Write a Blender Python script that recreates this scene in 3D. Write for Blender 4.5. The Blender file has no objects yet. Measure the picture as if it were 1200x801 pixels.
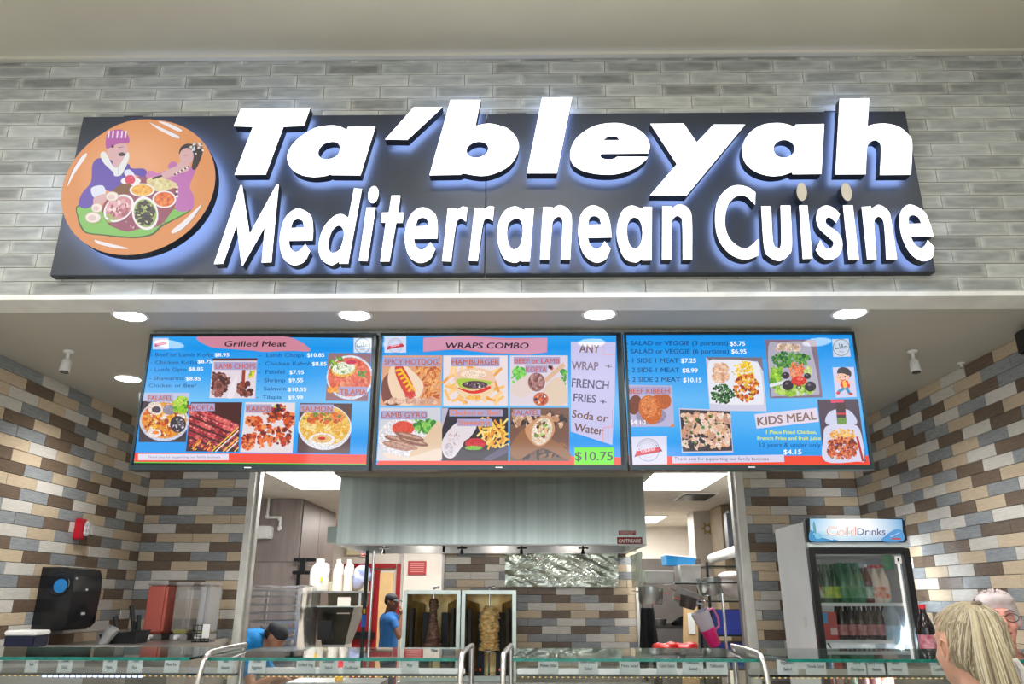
import bpy, bmesh, math, random
from mathutils import Vector, Matrix, Euler, Quaternion
R=math.radians
C=bpy.context.scene.collection
random.seed(7)
# ---------------------------------------------------------------- camera
FP=892.25
def cam_axes(p,y,r):
    p,y,r=R(p),R(y),R(r)
    f=Vector((math.sin(y)*math.cos(p),math.cos(y)*math.cos(p),math.sin(p)))
    r0=Vector((math.cos(y),-math.sin(y),0)); u0=r0.cross(f)
    return f,r0*math.cos(r)+u0*math.sin(r),u0*math.cos(r)-r0*math.sin(r)
CF,CR,CU=cam_axes(18.497,-0.815,0.086)
CO=Vector((0,0,1.6))
cd=bpy.data.cameras.new('camera'); cam=bpy.data.objects.new('camera',cd); C.objects.link(cam)
cam.matrix_world=Matrix(((CR.x,CU.x,-CF.x,CO.x),(CR.y,CU.y,-CF.y,CO.y),(CR.z,CU.z,-CF.z,CO.z),(0,0,0,1)))
cd.sensor_width=36; cd.lens=FP*36/1200; cd.clip_start=0.05; cd.clip_end=60
bpy.context.scene.camera=cam
def at(px,py,X=None,Y=None,Z=None):
    d=CF+CR*((px-600)/FP)-CU*((py-400.5)/FP)
    if X is not None: t=(X-CO.x)/d.x
    elif Y is not None: t=(Y-CO.y)/d.y
    else: t=(Z-CO.z)/d.z
    return CO+d*t
# ---------------------------------------------------------------- light
sc=bpy.context.scene
sc.view_settings.view_transform='Standard'; sc.view_settings.look='None'; sc.view_settings.gamma=1
sc.view_settings.exposure=0.0
w=bpy.data.worlds.new('world'); sc.world=w; w.use_nodes=True
w.node_tree.nodes['Background'].inputs[0].default_value=(.95,.97,1,1)
w.node_tree.nodes['Background'].inputs[1].default_value=0.85
def area(name,loc,size,power,col=(1,1,1),rot=(0,0,0),sy=None,spread=180):
    l=bpy.data.lights.new(name,'AREA'); l.energy=power; l.color=col; l.size=size
    if sy: l.shape='RECTANGLE'; l.size_y=sy
    l.spread=R(spread)
    o=bpy.data.objects.new(name,l); o.location=loc; o.rotation_euler=rot; C.objects.link(o); return o
# fill lamps added under the unseen hall ceiling (their fixtures are built below)
HALL=[(x,y) for y in (-0.1,1.7) for x in (-3.0,0,3.0)]
for x,y in HALL: area('hall_panel_fill',(x,y,4.30),1.2,39,(1,.98,.94),sy=.6)
area('hall_fill_light',(0,-4.5,2.4),7,170,(.93,.97,1),rot=(R(90),0,0),sy=3)  # unseen fill lamp added behind the camera to brighten the niche
# ---------------------------------------------------------------- helpers
def lin(c):
    return tuple((v/255/12.92 if v/255<=.04045 else ((v/255+.055)/1.055)**2.4) for v in c[:3])
def mat(name,rgb,rough=.5,metal=0,rgb2=None,nscale=8,stretch=(1,1,1),bump=0,bscale=None,emit=0,alpha=1,trans=0,spec=.5,rand=0,ior=1.45,coat=0):
    m=bpy.data.materials.new(name); m.use_nodes=True; n=m.node_tree.nodes; L=m.node_tree.links
    b=n['Principled BSDF']; b.inputs['Roughness'].default_value=rough; b.inputs['Metallic'].default_value=metal
    b.inputs['Specular IOR Level'].default_value=spec; b.inputs['IOR'].default_value=ior
    b.inputs['Coat Weight'].default_value=coat
    c=lin(rgb)+(1,); b.inputs['Base Color'].default_value=c
    tc=n.new('ShaderNodeTexCoord'); mp=n.new('ShaderNodeMapping'); mp.inputs['Scale'].default_value=stretch
    L.new(tc.outputs['Object'],mp.inputs[0])
    oi=n.new('ShaderNodeObjectInfo'); mu=n.new('ShaderNodeMath'); mu.operation='MULTIPLY'; mu.inputs[1].default_value=77
    L.new(oi.outputs['Random'],mu.inputs[0])
    def noise(s,d=4):
        t=n.new('ShaderNodeTexNoise'); t.noise_dimensions='4D'; t.inputs['Scale'].default_value=s; t.inputs['Detail'].default_value=d
        L.new(mp.outputs[0],t.inputs['Vector']); L.new(mu.outputs[0],t.inputs['W']); return t
    src=None
    if rgb2 is None: rgb2=tuple(v*.93 for v in rgb)
    t=noise(nscale); mr=n.new('ShaderNodeMapRange'); mr.inputs[1].default_value=.33; mr.inputs[2].default_value=.67
    L.new(t.outputs[0],mr.inputs[0])
    mx=n.new('ShaderNodeMix'); mx.data_type='RGBA'; mx.inputs[6].default_value=c; mx.inputs[7].default_value=lin(rgb2)+(1,)
    L.new(mr.outputs[0],mx.inputs[0]); src=mx.outputs[2]
    if rand:
        hs=n.new('ShaderNodeHueSaturation'); m2=n.new('ShaderNodeMapRange'); m2.inputs[3].default_value=1-rand; m2.inputs[4].default_value=1+rand
        L.new(oi.outputs['Random'],m2.inputs[0]); L.new(m2.outputs[0],hs.inputs['Value']); L.new(src,hs.inputs['Color']); src=hs.outputs[0]
    L.new(src,b.inputs['Base Color'])
    if emit:
        L.new(src,b.inputs['Emission Color']); b.inputs['Emission Strength'].default_value=emit
    if alpha<1: b.inputs['Alpha'].default_value=alpha
    if trans: b.inputs['Transmission Weight'].default_value=trans
    if bump:
        bt=noise(bscale or nscale*2,3); bp=n.new('ShaderNodeBump'); bp.inputs['Strength'].default_value=bump; bp.inputs['Distance'].default_value=.004
        L.new(bt.outputs[0],bp.inputs['Height']); L.new(bp.outputs[0],b.inputs['Normal'])
    return m
def glass_mat(name,tint=(1,1,1),fac=.0,rough=.02,base=None,balpha=0):
    # thin clear sheet: mostly see-through with fresnel reflection, optional film colour
    m=bpy.data.materials.new(name); m.use_nodes=True; n=m.node_tree.nodes; L=m.node_tree.links
    n.remove(n['Principled BSDF']); out=n['Material Output']
    tr=n.new('ShaderNodeBsdfTransparent'); tr.inputs[0].default_value=tint+(1,)
    gl=n.new('ShaderNodeBsdfGlossy'); gl.inputs['Roughness'].default_value=rough
    fr=n.new('ShaderNodeFresnel'); fr.inputs[0].default_value=1.5
    ad=n.new('ShaderNodeMath'); ad.operation='ADD'; ad.inputs[1].default_value=fac; ad.use_clamp=True
    L.new(fr.outputs[0],ad.inputs[0])
    mx=n.new('ShaderNodeMixShader'); L.new(ad.outputs[0],mx.inputs[0]); L.new(tr.outputs[0],mx.inputs[1]); L.new(gl.outputs[0],mx.inputs[2])
    o=mx.outputs[0]
    if base:
        df=n.new('ShaderNodeBsdfDiffuse'); df.inputs[0].default_value=lin(base)+(1,)
        m2=n.new('ShaderNodeMixShader'); m2.inputs[0].default_value=balpha; L.new(o,m2.inputs[1]); L.new(df.outputs[0],m2.inputs[2]); o=m2.outputs[0]
    L.new(o,out.inputs[0]); return m
def emat(name,rgb,s):
    m=bpy.data.materials.new(name); m.use_nodes=True; b=m.node_tree.nodes['Principled BSDF']
    b.inputs['Base Color'].default_value=lin(rgb)+(1,); b.inputs['Emission Color'].default_value=lin(rgb)+(1,); b.inputs['Emission Strength'].default_value=s
    b.inputs['Roughness'].default_value=.6
    return m
def print_mat(name,emit,rough=.5,dim=1.0,spec=.5,tex=0):
    m=bpy.data.materials.new(name); m.use_nodes=True; n=m.node_tree.nodes; L=m.node_tree.links; b=n['Principled BSDF']
    at_=n.new('ShaderNodeAttribute'); at_.attribute_name='col'
    tc=n.new('ShaderNodeTexCoord'); nz=n.new('ShaderNodeTexNoise'); nz.inputs['Scale'].default_value=150 if emit else 90; nz.inputs['Detail'].default_value=3
    L.new(tc.outputs['Object'],nz.inputs['Vector']); mr=n.new('ShaderNodeMapRange'); mr.inputs[1].default_value=.3; mr.inputs[2].default_value=.7; mr.inputs[3].default_value=.62; mr.inputs[4].default_value=1.32
    L.new(nz.outputs[0],mr.inputs[0]); hs=n.new('ShaderNodeHueSaturation'); L.new(mr.outputs[0],hs.inputs['Value']); L.new(at_.outputs['Alpha'],hs.inputs['Fac']); L.new(at_.outputs['Color'],hs.inputs['Color']); a=hs
    b.inputs['Roughness'].default_value=rough; b.inputs['Specular IOR Level'].default_value=spec
    if emit:
        L.new(a.outputs[0],b.inputs['Emission Color']); b.inputs['Emission Strength'].default_value=emit
        b.inputs['Base Color'].default_value=(.01,.01,.01,1)
    else: L.new(a.outputs[0],b.inputs['Base Color'])
    return m
def link(name,me,parent=None,loc=None):
    o=bpy.data.objects.new(name,me); C.objects.link(o)
    if parent: o.parent=parent
    if loc is not None: o.location=loc
    return o
def tag(o,label=None,cat=None,group=None,kind=None):
    if label: o['label']=label
    if cat: o['category']=cat
    if group: o['group']=group
    if kind: o['kind']=kind
    return o
def empty(name,loc,label=None,cat=None,group=None,kind=None,rz=0):
    o=bpy.data.objects.new(name,None); C.objects.link(o); o.location=loc; o.rotation_euler=(0,0,rz); o.empty_display_size=.05
    return tag(o,label,cat,group,kind)
def copy_tree(o,parent=None):
    c=o.copy(); C.objects.link(c)
    if parent: c.parent=parent
    for ch in list(o.children): copy_tree(ch,c)
    return c
class MB:
    """collects verts / faces in the local space of the thing"""
    def __init__(s): s.v=[]; s.f=[]; s.mi=[]; s.m=0
    def add(s,vs,fs,M=None):
        k=len(s.v)
        s.v+= [tuple(M@Vector(v)) if M else tuple(v) for v in vs]
        s.f+= [tuple(i+k for i in f) for f in fs]; s.mi+=[s.m]*len(fs); return s
    def box(s,a,b,M=None):
        x0,y0,z0=a;x1,y1,z1=b
        return s.add([(x0,y0,z0),(x1,y0,z0),(x1,y1,z0),(x0,y1,z0),(x0,y0,z1),(x1,y0,z1),(x1,y1,z1),(x0,y1,z1)],
          [(0,3,2,1),(4,5,6,7),(0,1,5,4),(1,2,6,5),(2,3,7,6),(3,0,4,7)],M)
    def bbox(s,a,b,r=.005,M=None):
        # box with chamfered vertical+horizontal edges
        bm=bmesh.new(); bmesh.ops.create_cube(bm,size=1)
        for v in bm.verts: v.co=Vector([(a[i]+b[i])/2+v.co[i]*(b[i]-a[i]) for i in range(3)])
        bmesh.ops.bevel(bm,geom=bm.edges[:],offset=r,segments=2,affect='EDGES')
        bm.verts.index_update()
        s.add([v.co[:] for v in bm.verts],[[v.index for v in f.verts] for f in bm.faces],M); bm.free(); return s
    def cyl(s,p0,p1,r0,r1=None,n=12,caps=True):
        return s.tube([p0,p1],[r0,r0 if r1 is None else r1],n,caps)
    def tube(s,pts,rs,n=8,caps=True,closed=False):
        pts=[Vector(p) for p in pts]
        if not isinstance(rs,(list,tuple)): rs=[rs]*len(pts)
        k=len(s.v); vs=[]; fs=[]; N=len(pts); up=None
        for i,p in enumerate(pts):
            d=(pts[min(i+1,N-1)]-pts[max(i-1,0)])
            d=d.normalized() if d.length>1e-9 else Vector((0,0,1))
            if up is None: up=Vector((0,0,1)) if abs(d.z)<.9 else Vector((1,0,0))
            a=d.cross(up).normalized(); b=a.cross(d).normalized(); up=b
            for j in range(n):
                t=2*math.pi*j/n; vs.append(p+(a*math.cos(t)+b*math.sin(t))*rs[i])
        for i in range(N-1):
            for j in range(n):
                fs.append((i*n+j,i*n+(j+1)%n,(i+1)*n+(j+1)%n,(i+1)*n+j))
        if caps: fs.append(tuple(range(n))[::-1]); fs.append(tuple((N-1)*n+j for j in range(n)))
        return s.add(vs,fs)
    def lathe(s,prof,c=(0,0,0),n=16,M=None):
        vs=[];fs=[]
        for r,z in prof:
            for j in range(n):
                t=2*math.pi*j/n; vs.append((c[0]+r*math.cos(t),c[1]+r*math.sin(t),c[2]+z))
        for i in range(len(prof)-1):
            for j in range(n): fs.append((i*n+j,i*n+(j+1)%n,(i+1)*n+(j+1)%n,(i+1)*n+j))
        fs.append(tuple(range(n))[::-1]); fs.append(tuple((len(prof)-1)*n+j for j in range(n)))
        return s.add(vs,fs,M)
    def ell(s,c,r,n=10,m=6,M=None):
        vs=[(c[0],c[1],c[2]-r[2])]
        for i in range(1,m):
            ph=-math.pi/2+math.pi*i/m
            for j in range(n):
                t=2*math.pi*j/n; vs.append((c[0]+r[0]*math.cos(ph)*math.cos(t),c[1]+r[1]*math.cos(ph)*math.sin(t),c[2]+r[2]*math.sin(ph)))
        vs.append((c[0],c[1],c[2]+r[2])); fs=[]
        for j in range(n): fs.append((0,1+(j+1)%n,1+j))
        for i in range(m-2):
            for j in range(n): fs.append((1+i*n+j,1+i*n+(j+1)%n,1+(i+1)*n+(j+1)%n,1+(i+1)*n+j))
        T=len(vs)-1
        for j in range(n): fs.append((1+(m-2)*n+j,1+(m-2)*n+(j+1)%n,T))
        return s.add(vs,fs,M)
    def mesh(s,name,mats,smooth=False):
        me=bpy.data.meshes.new(name); me.from_pydata(s.v,[],s.f)
        for m in (mats if isinstance(mats,(list,tuple)) else [mats]): me.materials.append(m)
        for p,i in zip(me.polygons,s.mi): p.material_index=i
        if smooth:
            me.polygons.foreach_set('use_smooth',[True]*len(me.polygons)); me.set_sharp_from_angle(angle=R(40))
        me.update(); return me
    def build(s,name,mats,parent=None,loc=None,smooth=False):
        return link(name,s.mesh(name,mats,smooth),parent,loc)
def box(name,a,b,m,parent=None,r=0,kind=None):
    q=MB(); (q.bbox(a,b,r) if r else q.box(a,b)); o=q.build(name,m,parent)
    if kind: o['kind']=kind
    return o
# --- flat outlines turned into solid shapes -------------------------------------------
def spline(pts,seg=7):
    """closed path; a third element 1 marks a sharp corner, other points are rounded"""
    n=len(pts); P=[Vector((p[0],p[1])) for p in pts]; cor=[len(p)>2 and p[2] for p in pts]; out=[]
    for i in range(n):
        j=(i+1)%n; a,b=P[i],P[j]
        out.append(a)
        if cor[i] and cor[j]: continue
        ta=(b-P[i-1])*.5 if not cor[i] else (b-a)
        tb=(P[(j+1)%n]-a)*.5 if not cor[j] else (b-a)
        for k in range(1,seg):
            t=k/seg; t2=t*t;t3=t2*t
            out.append(a*(2*t3-3*t2+1)+ta*(t3-2*t2+t)+b*(-2*t3+3*t2)+tb*(t3-t2))
    return out
def fill_loops(loops):
    """2D loops (outer+holes) -> verts, faces via a filled curve"""
    cu=bpy.data.curves.new('tmp','CURVE'); cu.dimensions='2D'; cu.fill_mode='BOTH'
    for l in loops:
        sp=cu.splines.new('POLY'); sp.points.add(len(l)-1)
        for p,q in zip(sp.points,l): p.co=(q[0],q[1],0,1)
        sp.use_cyclic_u=True
    o=bpy.data.objects.new('tmp',cu); me=bpy.data.meshes.new_from_object(o)
    vs=[v.co.copy() for v in me.vertices]; fs=[tuple(p.vertices) for p in me.polygons]
    bpy.data.objects.remove(o); bpy.data.curves.remove(cu); bpy.data.meshes.remove(me)
    return vs,fs
def slab(mb,loops,y0,y1,mfront=0,mside=1,mback=2):
    """loops in (x,z), solid between y0 (front) and y1 (back)"""
    vs,fs=fill_loops(loops)
    for y,m,flip in ((y0,mfront,0),(y1,mback,1)):
        mb.m=m; ff=[]
        for f in fs:
            a,b,c=[vs[i] for i in f[:3]]; ccw=(b.x-a.x)*(c.y-a.y)-(b.y-a.y)*(c.x-a.x)>0
            ff.append(f if ccw!=bool(flip) else f[::-1])
        mb.add([(v.x,y,v.y) for v in vs],ff)
    mb.m=mside
    for l in loops:
        n=len(l); area_=sum(l[i][0]*l[(i+1)%n][1]-l[(i+1)%n][0]*l[i][1] for i in range(n))
        v=[(p[0],y0,p[1]) for p in l]+[(p[0],y1,p[1]) for p in l]
        f=[(i,(i+1)%n,n+(i+1)%n,n+i) for i in range(n)]
        if area_>0: f=[q[::-1] for q in f]
        mb.add(v,f)
    mb.m=0
TXT={}
def text_polys(s,bold=0.0):
    k=(s,bold)
    if k in TXT: return TXT[k]
    cu=bpy.data.curves.new('t','FONT'); cu.body=s; cu.size=1; cu.offset=bold; cu.resolution_u=3; cu.fill_mode='BOTH'
    o=bpy.data.objects.new('t',cu); me=bpy.data.meshes.new_from_object(o)
    vs=[(v.co.x,v.co.y) for v in me.vertices]; fs=[tuple(p.vertices) for p in me.polygons]
    bpy.data.objects.remove(o); bpy.data.curves.remove(cu); bpy.data.meshes.remove(me)
    TXT[k]=(vs,fs); return vs,fs
class Pic:
    """flat print: coloured patches laid one over another on a plane, mapped by fn(u,v,lift)"""
    def __init__(s,fn): s.fn=fn; s.v=[]; s.f=[]; s.c=[]; s.k=0; s.T=(0,0,1); s.tx=1
    def frame(s,ox,oy,k): s.T=(ox,oy,k); return s
    def _p(s,x,y): return s.fn(s.T[0]+x/s.T[2],s.T[1]+y/s.T[2],s.k)
    def raw(s,pts,faces,cols):
        s.k+=1; b=len(s.v); s.v+=[s._p(*p[:2]) for p in pts]
        for f in faces:
            a=[s.v[b+i] for i in f]
            s.f.append(tuple(b+i for i in f)); s.c.append([cols[i] for i in f] if isinstance(cols,list) else [cols]*len(f))
    def poly(s,pts,c,tx=0): s.raw(pts,[tuple(range(len(pts)))],lin(c)+(tx,))
    def sp(s,pts,c,seg=4):
        l=spline(pts,seg); vs,fs=fill_loops([l]); s.raw([(v.x,v.y) for v in vs],fs,lin(c))
    def rect(s,x0,y0,x1,y1,c): s.poly([(x0,y0),(x1,y0),(x1,y1),(x0,y1)],c)
    def ell(s,cx,cy,rx,ry,c,rot=0,n=14):
        if rx>24: n=max(n,28)
        a=R(rot); s.poly([(cx+rx*math.cos(t)*math.cos(a)-ry*math.sin(t)*math.sin(a),cy+rx*math.cos(t)*math.sin(a)+ry*math.sin(t)*math.cos(a)) for t in [2*math.pi*i/n for i in range(n)]],c,s.tx)
    def ring(s,cx,cy,r0,r1,c,n=24,a0=0,a1=360,ys=1):
        pts=[];fs=[]
        for i in range(n+1):
            t=R(a0+(a1-a0)*i/n); pts+=[(cx+r0*math.cos(t),cy+ys*r0*math.sin(t)),(cx+r1*math.cos(t),cy+ys*r1*math.sin(t))]
        s.raw(pts,[(2*i,2*i+1,2*i+3,2*i+2) for i in range(n)],lin(c))
    def line(s,pts,w_,c):
        for a,b in zip(pts[:-1],pts[1:]):
            d=Vector((b[0]-a[0],b[1]-a[1])); q=Vector((-d.y,d.x)).normalized()*w_/2; d=d.normalized()*w_*.3
            s.poly([(a[0]+q.x-d.x,a[1]+q.y-d.y),(b[0]+q.x+d.x,b[1]+q.y+d.y),(b[0]-q.x+d.x,b[1]-q.y+d.y),(a[0]-q.x-d.x,a[1]-q.y-d.y)],c)
    def blobs(s,x0,y0,x1,y1,n,r0,r1,pal,asp=(.5,1),inside=None,rnd=None,rot=None):
        g=rnd or random
        for _ in range(n):
            rr=g.uniform(r0,r1); x=g.uniform(x0+rr,x1-rr); y=g.uniform(y0+rr,y1-rr)
            if inside:
                cx,cy,rx,ry=inside
                if ((x-cx)/(rx-rr*.8))**2+((y-cy)/(ry-rr*.8))**2>1: continue
            s.ell(x,y,rr,rr*g.uniform(*asp),g.choice(pal),g.uniform(0,180) if rot is None else rot+g.uniform(-14,14),7)
    def text(s,t,x,y,h,c,w=None,bold=.012,shear=0,rot=0):
        """x,y = left end of the baseline, h = capital height, w = total width"""
        vs,fs=text_polys(t,0.0)
        if not fs: return
        x0=min(v[0] for v in vs); x1=max(v[0] for v in vs); k=h/.70; kx=k if w is None else w/(x1-x0)
        a=R(rot); pts=[]
        for vx,vy in vs:
            X=(vx-x0)*kx+vy*k*shear; Yv=-vy*k
            pts.append((x+X*math.cos(a)-Yv*math.sin(a),y+X*math.sin(a)+Yv*math.cos(a)))
        if bold>.006:
            b=bold*k*.8; o=[(-b,0),(b,0),(0,-b*.6),(0,b*.6)]
            for dx,dy in o: s.raw([(q[0]+dx,q[1]+dy) for q in pts],fs,lin(c))
        else: s.raw(pts,fs,lin(c))
    def build(s,name,m,parent=None,facing=None):
        me=bpy.data.meshes.new(name); me.from_pydata([tuple(v) for v in s.v],[],s.f); me.materials.append(m)
        a=me.color_attributes.new('col','FLOAT_COLOR','CORNER'); buf=[]
        for c in s.c:
            for q in c: buf+=[q[0],q[1],q[2],q[3] if len(q)>3 else 0]
        a.data.foreach_set('color',buf); me.update()
        return link(name,me,parent)
def on_plane_Y(Y): return lambda px,py,k: at(px,py,Y=Y-k*1e-5)
# --- bodies: overlapping rounded volumes fused into one skin --------------------------
def fuse(name,prims,voxel,m,parent=None,smooth=3,M=None,fac=.5):
    q=MB()
    for p in prims:
        if p[0]=='c':
            a,ra,b,rb=Vector(p[1]),p[2],Vector(p[3]),p[4]; n=5; L=(b-a)
            pts=[];rs=[]; d=L.normalized() if L.length>1e-6 else Vector((0,0,1))
            for i in range(n+1):
                t=-math.pi/2+math.pi/2*i/n; pts.append(a+d*ra*math.sin(t)); rs.append(max(ra*math.cos(t),1e-4))
            for i in range(n+1):
                t=math.pi/2*i/n; pts.append(b+d*rb*math.sin(t)); rs.append(max(rb*math.cos(t),1e-4))
            q.tube(pts,rs,12)
        else:
            c,r=p[1],p[2]; e=Euler([R(x) for x in (p[3] if len(p)>3 else (0,0,0))]).to_matrix().to_4x4()
            q.ell((0,0,0),r,14,10,Matrix.Translation(c)@e)
    if M: q.v=[tuple(M@Vector(v)) for v in q.v]
    me=q.mesh('tmpb',m); o=bpy.data.objects.new('tmpb',me); C.objects.link(o)
    r=o.modifiers.new('r','REMESH'); r.mode='VOXEL'; r.voxel_size=voxel; r.use_smooth_shade=True
    if smooth: s=o.modifiers.new('s','SMOOTH'); s.iterations=smooth; s.factor=fac
    dg=bpy.context.evaluated_depsgraph_get(); me2=bpy.data.meshes.new_from_object(o.evaluated_get(dg))
    me2.name=name; me2.materials.clear(); me2.materials.append(m)
    me2.polygons.foreach_set('use_smooth',[True]*len(me2.polygons))
    bpy.data.objects.remove(o); bpy.data.meshes.remove(me)
    return link(name,me2,parent)
# ---------------------------------------------------------------- materials
M_ceil=mat('painted_ceiling',(196,192,176),.7,0,(190,186,170),2)
M_ceil_niche=mat('niche_ceiling_paint',(178,175,165),.55,0,(172,169,158),1.5)
M_trim=mat('white_painted_trim',(226,226,220),.4)
M_wall=mat('plain_wall_paint',(205,200,188),.7,0,(198,193,180),3)
M_kwall=mat('kitchen_wall_panel',(214,208,198),.5,0,(205,198,188),3)
M_floor=mat('floor_tile',(206,200,190),.35,0,(192,186,176),3)
M_grout=mat('grout',(120,117,110),.8,0,(108,104,98),30)
M_steel=mat('brushed_steel',(188,192,190),.3,1,(165,170,168),3,stretch=(30,30,.6),bump=.05)
M_steel2=mat('kitchen_steel',(182,180,178),.38,1,(160,158,156),4)
M_chrome=mat('chrome',(215,215,218),.12,1)
M_black=mat('black_plastic',(22,23,26),.3,0,(28,29,32),6)
M_bezel=mat('screen_bezel',(52,62,66),.25,.6)
M_white=mat('white_plastic',(232,232,230),.35)
M_fridge=mat('fridge_grey',(222,226,232),.35,0,(214,218,224),3)
M_dark=mat('dark_interior',(34,32,32),.6)
M_sheet=glass_mat('clear_glass',(.97,.995,.985),.04)
M_edge=mat('green_glass_edge',(0,88,80),.15,0,(0,120,105),40)
TC={'b':mat('brown_wood_tile',(122,104,88),.3,0,(90,75,61),16,(1.5,5,22),.25,40,rand=.1),
    't':mat('beige_wood_tile',(206,188,162),.32,0,(184,166,140),14,(1.5,5,22),.2,40,rand=.07),
    'w':mat('pale_wood_tile',(216,212,204),.3,0,(192,188,182),14,(1.5,5,22),.2,40,rand=.06),
    'g':mat('blue_grey_wood_tile',(154,158,160),.28,0,(122,127,131),12,(1.5,5,18),.25,36,rand=.1)}
def facade_tile_mat(name,dark,light):
    m=mat(name,dark,.3,0,light,9,(1,3,4),.3,10,rand=.14); n=m.node_tree.nodes; L=m.node_tree.links
    b=n['Principled BSDF']; src=b.inputs['Base Color'].links[0].from_socket
    tc=[x for x in n if x.type=='TEX_COORD'][0]; sp=n.new('ShaderNodeSeparateXYZ'); L.new(tc.outputs['Generated'],sp.inputs[0])
    def edge(sock,k):
        a=n.new('ShaderNodeMath'); a.operation='SUBTRACT'; a.inputs[1].default_value=.5; L.new(sock,a.inputs[0])
        c=n.new('ShaderNodeMath'); c.operation='ABSOLUTE'; L.new(a.outputs[0],c.inputs[0])
        d=n.new('ShaderNodeMapRange'); d.inputs[1].default_value=k; d.inputs[2].default_value=.5; L.new(c.outputs[0],d.inputs[0]); return d
    e1=edge(sp.outputs[0],.40); e2=edge(sp.outputs[2],.27)
    mxm=n.new('ShaderNodeMath'); mxm.operation='MAXIMUM'; L.new(e1.outputs[0],mxm.inputs[0]); L.new(e2.outputs[0],mxm.inputs[1])
    nt=[x for x in n if x.type=='TEX_NOISE'][0]; mm=n.new('ShaderNodeMath'); mm.operation='MULTIPLY'; L.new(mxm.outputs[0],mm.inputs[0]); L.new(nt.outputs[0],mm.inputs[1])
    m3=n.new('ShaderNodeMath'); m3.operation='MULTIPLY'; m3.inputs[1].default_value=1.1; m3.use_clamp=True; L.new(mm.outputs[0],m3.inputs[0])
    mx=n.new('ShaderNodeMix'); mx.data_type='RGBA'; mx.inputs[7].default_value=lin((196,196,188))+(1,)
    L.new(m3.outputs[0],mx.inputs[0]); L.new(src,mx.inputs[6]); L.new(mx.outputs[2],b.inputs['Base Color']); return m
TF=[facade_tile_mat('grey_glazed_tile',(132,135,131),(158,161,156)),facade_tile_mat('dark_grey_glazed_tile',(114,116,112),(140,143,139)),facade_tile_mat('pale_grey_glazed_tile',(148,151,147),(170,173,168))]
# ---------------------------------------------------------------- structure
struct=[]
def S(name,a,b,m): return box(name,a,b,m,kind='structure')
XL,XR,YB,ZN=-3.14,2.77,6.40,2.975   # niche: left wall, right wall, back wall, ceiling
S('floor',(-7,-6,-.1),(7,14,0),M_floor)
S('ceiling',(-7,-6,4.352),(7,3.55,4.45),M_ceil)
front=S('wall_front',(-7,3.40,2.97),(2.665,3.55,4.352),M_grout)
S('wall_side',(2.665,-6,0),(2.80,3.55,4.352),M_ceil)
nichec=S('ceiling',(-3.3,3.40,ZN),(2.9,6.55,3.05),M_ceil_niche)
nichec.location.z=0
S('trim_1',(-7,3.375,2.952),(2.66,3.55,2.976),M_trim)
S('trim_2',(-7,3.36,4.335),(2.66,3.399,4.352),M_ceil)
wl=S('wall_left',(XL-.15,3.55,0),(XL,YB,ZN),M_grout)
wr=S('wall_right',(XR,3.55,0),(XR+.15,YB,ZN),M_grout)
S('wall_left_front',(-7,3.40,0),(XL,3.55,2.95),M_trim)
XO1,XO2=-2.262,1.80                 # kitchen opening
wbl=S('wall_back_left',(XL-.15,YB,0),(XO1,YB+.12,ZN),M_grout)
wbr=S('wall_back_right',(XO2,YB,0),(XR+.15,YB+.12,ZN),M_grout)
S('wall_back_header',(XO1,YB,2.715),(XO2,YB+.12,ZN),M_kwall)
S('ceiling_kitchen',(-4.2,YB+.12,2.70),(2.9,13.1,2.78),mat('kitchen_ceiling_tile',(206,198,186),.8))
for i,(x0,x1) in enumerate(((XO1-.03,XO1+.02),(XO2-.035,XO2+.03))):
    q=MB(); q.box((x0,YB-.012,.9),(x1,YB+.13,2.714)); o=q.build('trim_%d'%(3+i),M_trim); o['kind']='structure'
    g=MB(); xx=x1+.0 if i==0 else x0-.02; g.box((xx,YB+.06,.9),(xx+.02,YB+.13,2.714)); g.build('edge_strip',M_steel2,o)
# tiles ---------------------------------------------------------------------------
TM={}
def tile_mesh(key,L,H,t,m):
    k=(key,round(L,3),round(H,3))
    if k not in TM:
        q=MB(); c=.0018; L2,H2=L/2,H/2
        q.add([(-L2,0,-H2),(L2,0,-H2),(L2,0,H2),(-L2,0,H2),(-L2,-t+c,-H2),(L2,-t+c,-H2),(L2,-t+c,H2),(-L2,-t+c,H2),(-L2+c,-t,-H2+c),(L2-c,-t,-H2+c),(L2-c,-t,H2-c),(-L2+c,-t,H2-c)],
          [(0,1,5,4),(1,2,6,5),(2,3,7,6),(3,0,4,7),(4,5,9,8),(5,6,10,9),(6,7,11,10),(7,4,8,11),(8,9,10,11)])
        TM[k]=q.mesh('tile',m)
    return TM[k]
TPitch,RPitch=.2975,.0736
def put_tile(parent,key,m,u0,u1,z0,z1,pos,rz,t=.008,g=.0015):
    if u1-u0<.012 or z1-z0<.01: return
    me=tile_mesh(key,u1-u0-2*g,z1-z0-2*g,t,m)
    o=bpy.data.objects.new('tile',me); C.objects.link(o); o.parent=parent
    c=pos((u0+u1)/2); o.location=(c[0],c[1],(z0+z1)/2); o.rotation_euler=(random.uniform(-.004,.004),0,rz+random.uniform(-.004,.004))
def course(parent,row,cols,phase,u_lo,u_hi,pos,rz,ztop=ZN,pitch=TPitch,rp=RPitch):
    """row of tiles; cols start at the tile beginning at u=phase"""
    z1=ztop-rp*row; z0=z1-rp; k=0; u=phase
    while u<u_hi-1e-6:
        c=cols[k] if k<len(cols) else '?'
        if c=='?': c=random.choice('bgtwgt')
        put_tile(parent,c,TC[c],max(u,u_lo),min(u+pitch,u_hi),z0,z1,pos,rz); u+=pitch; k+=1
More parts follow.
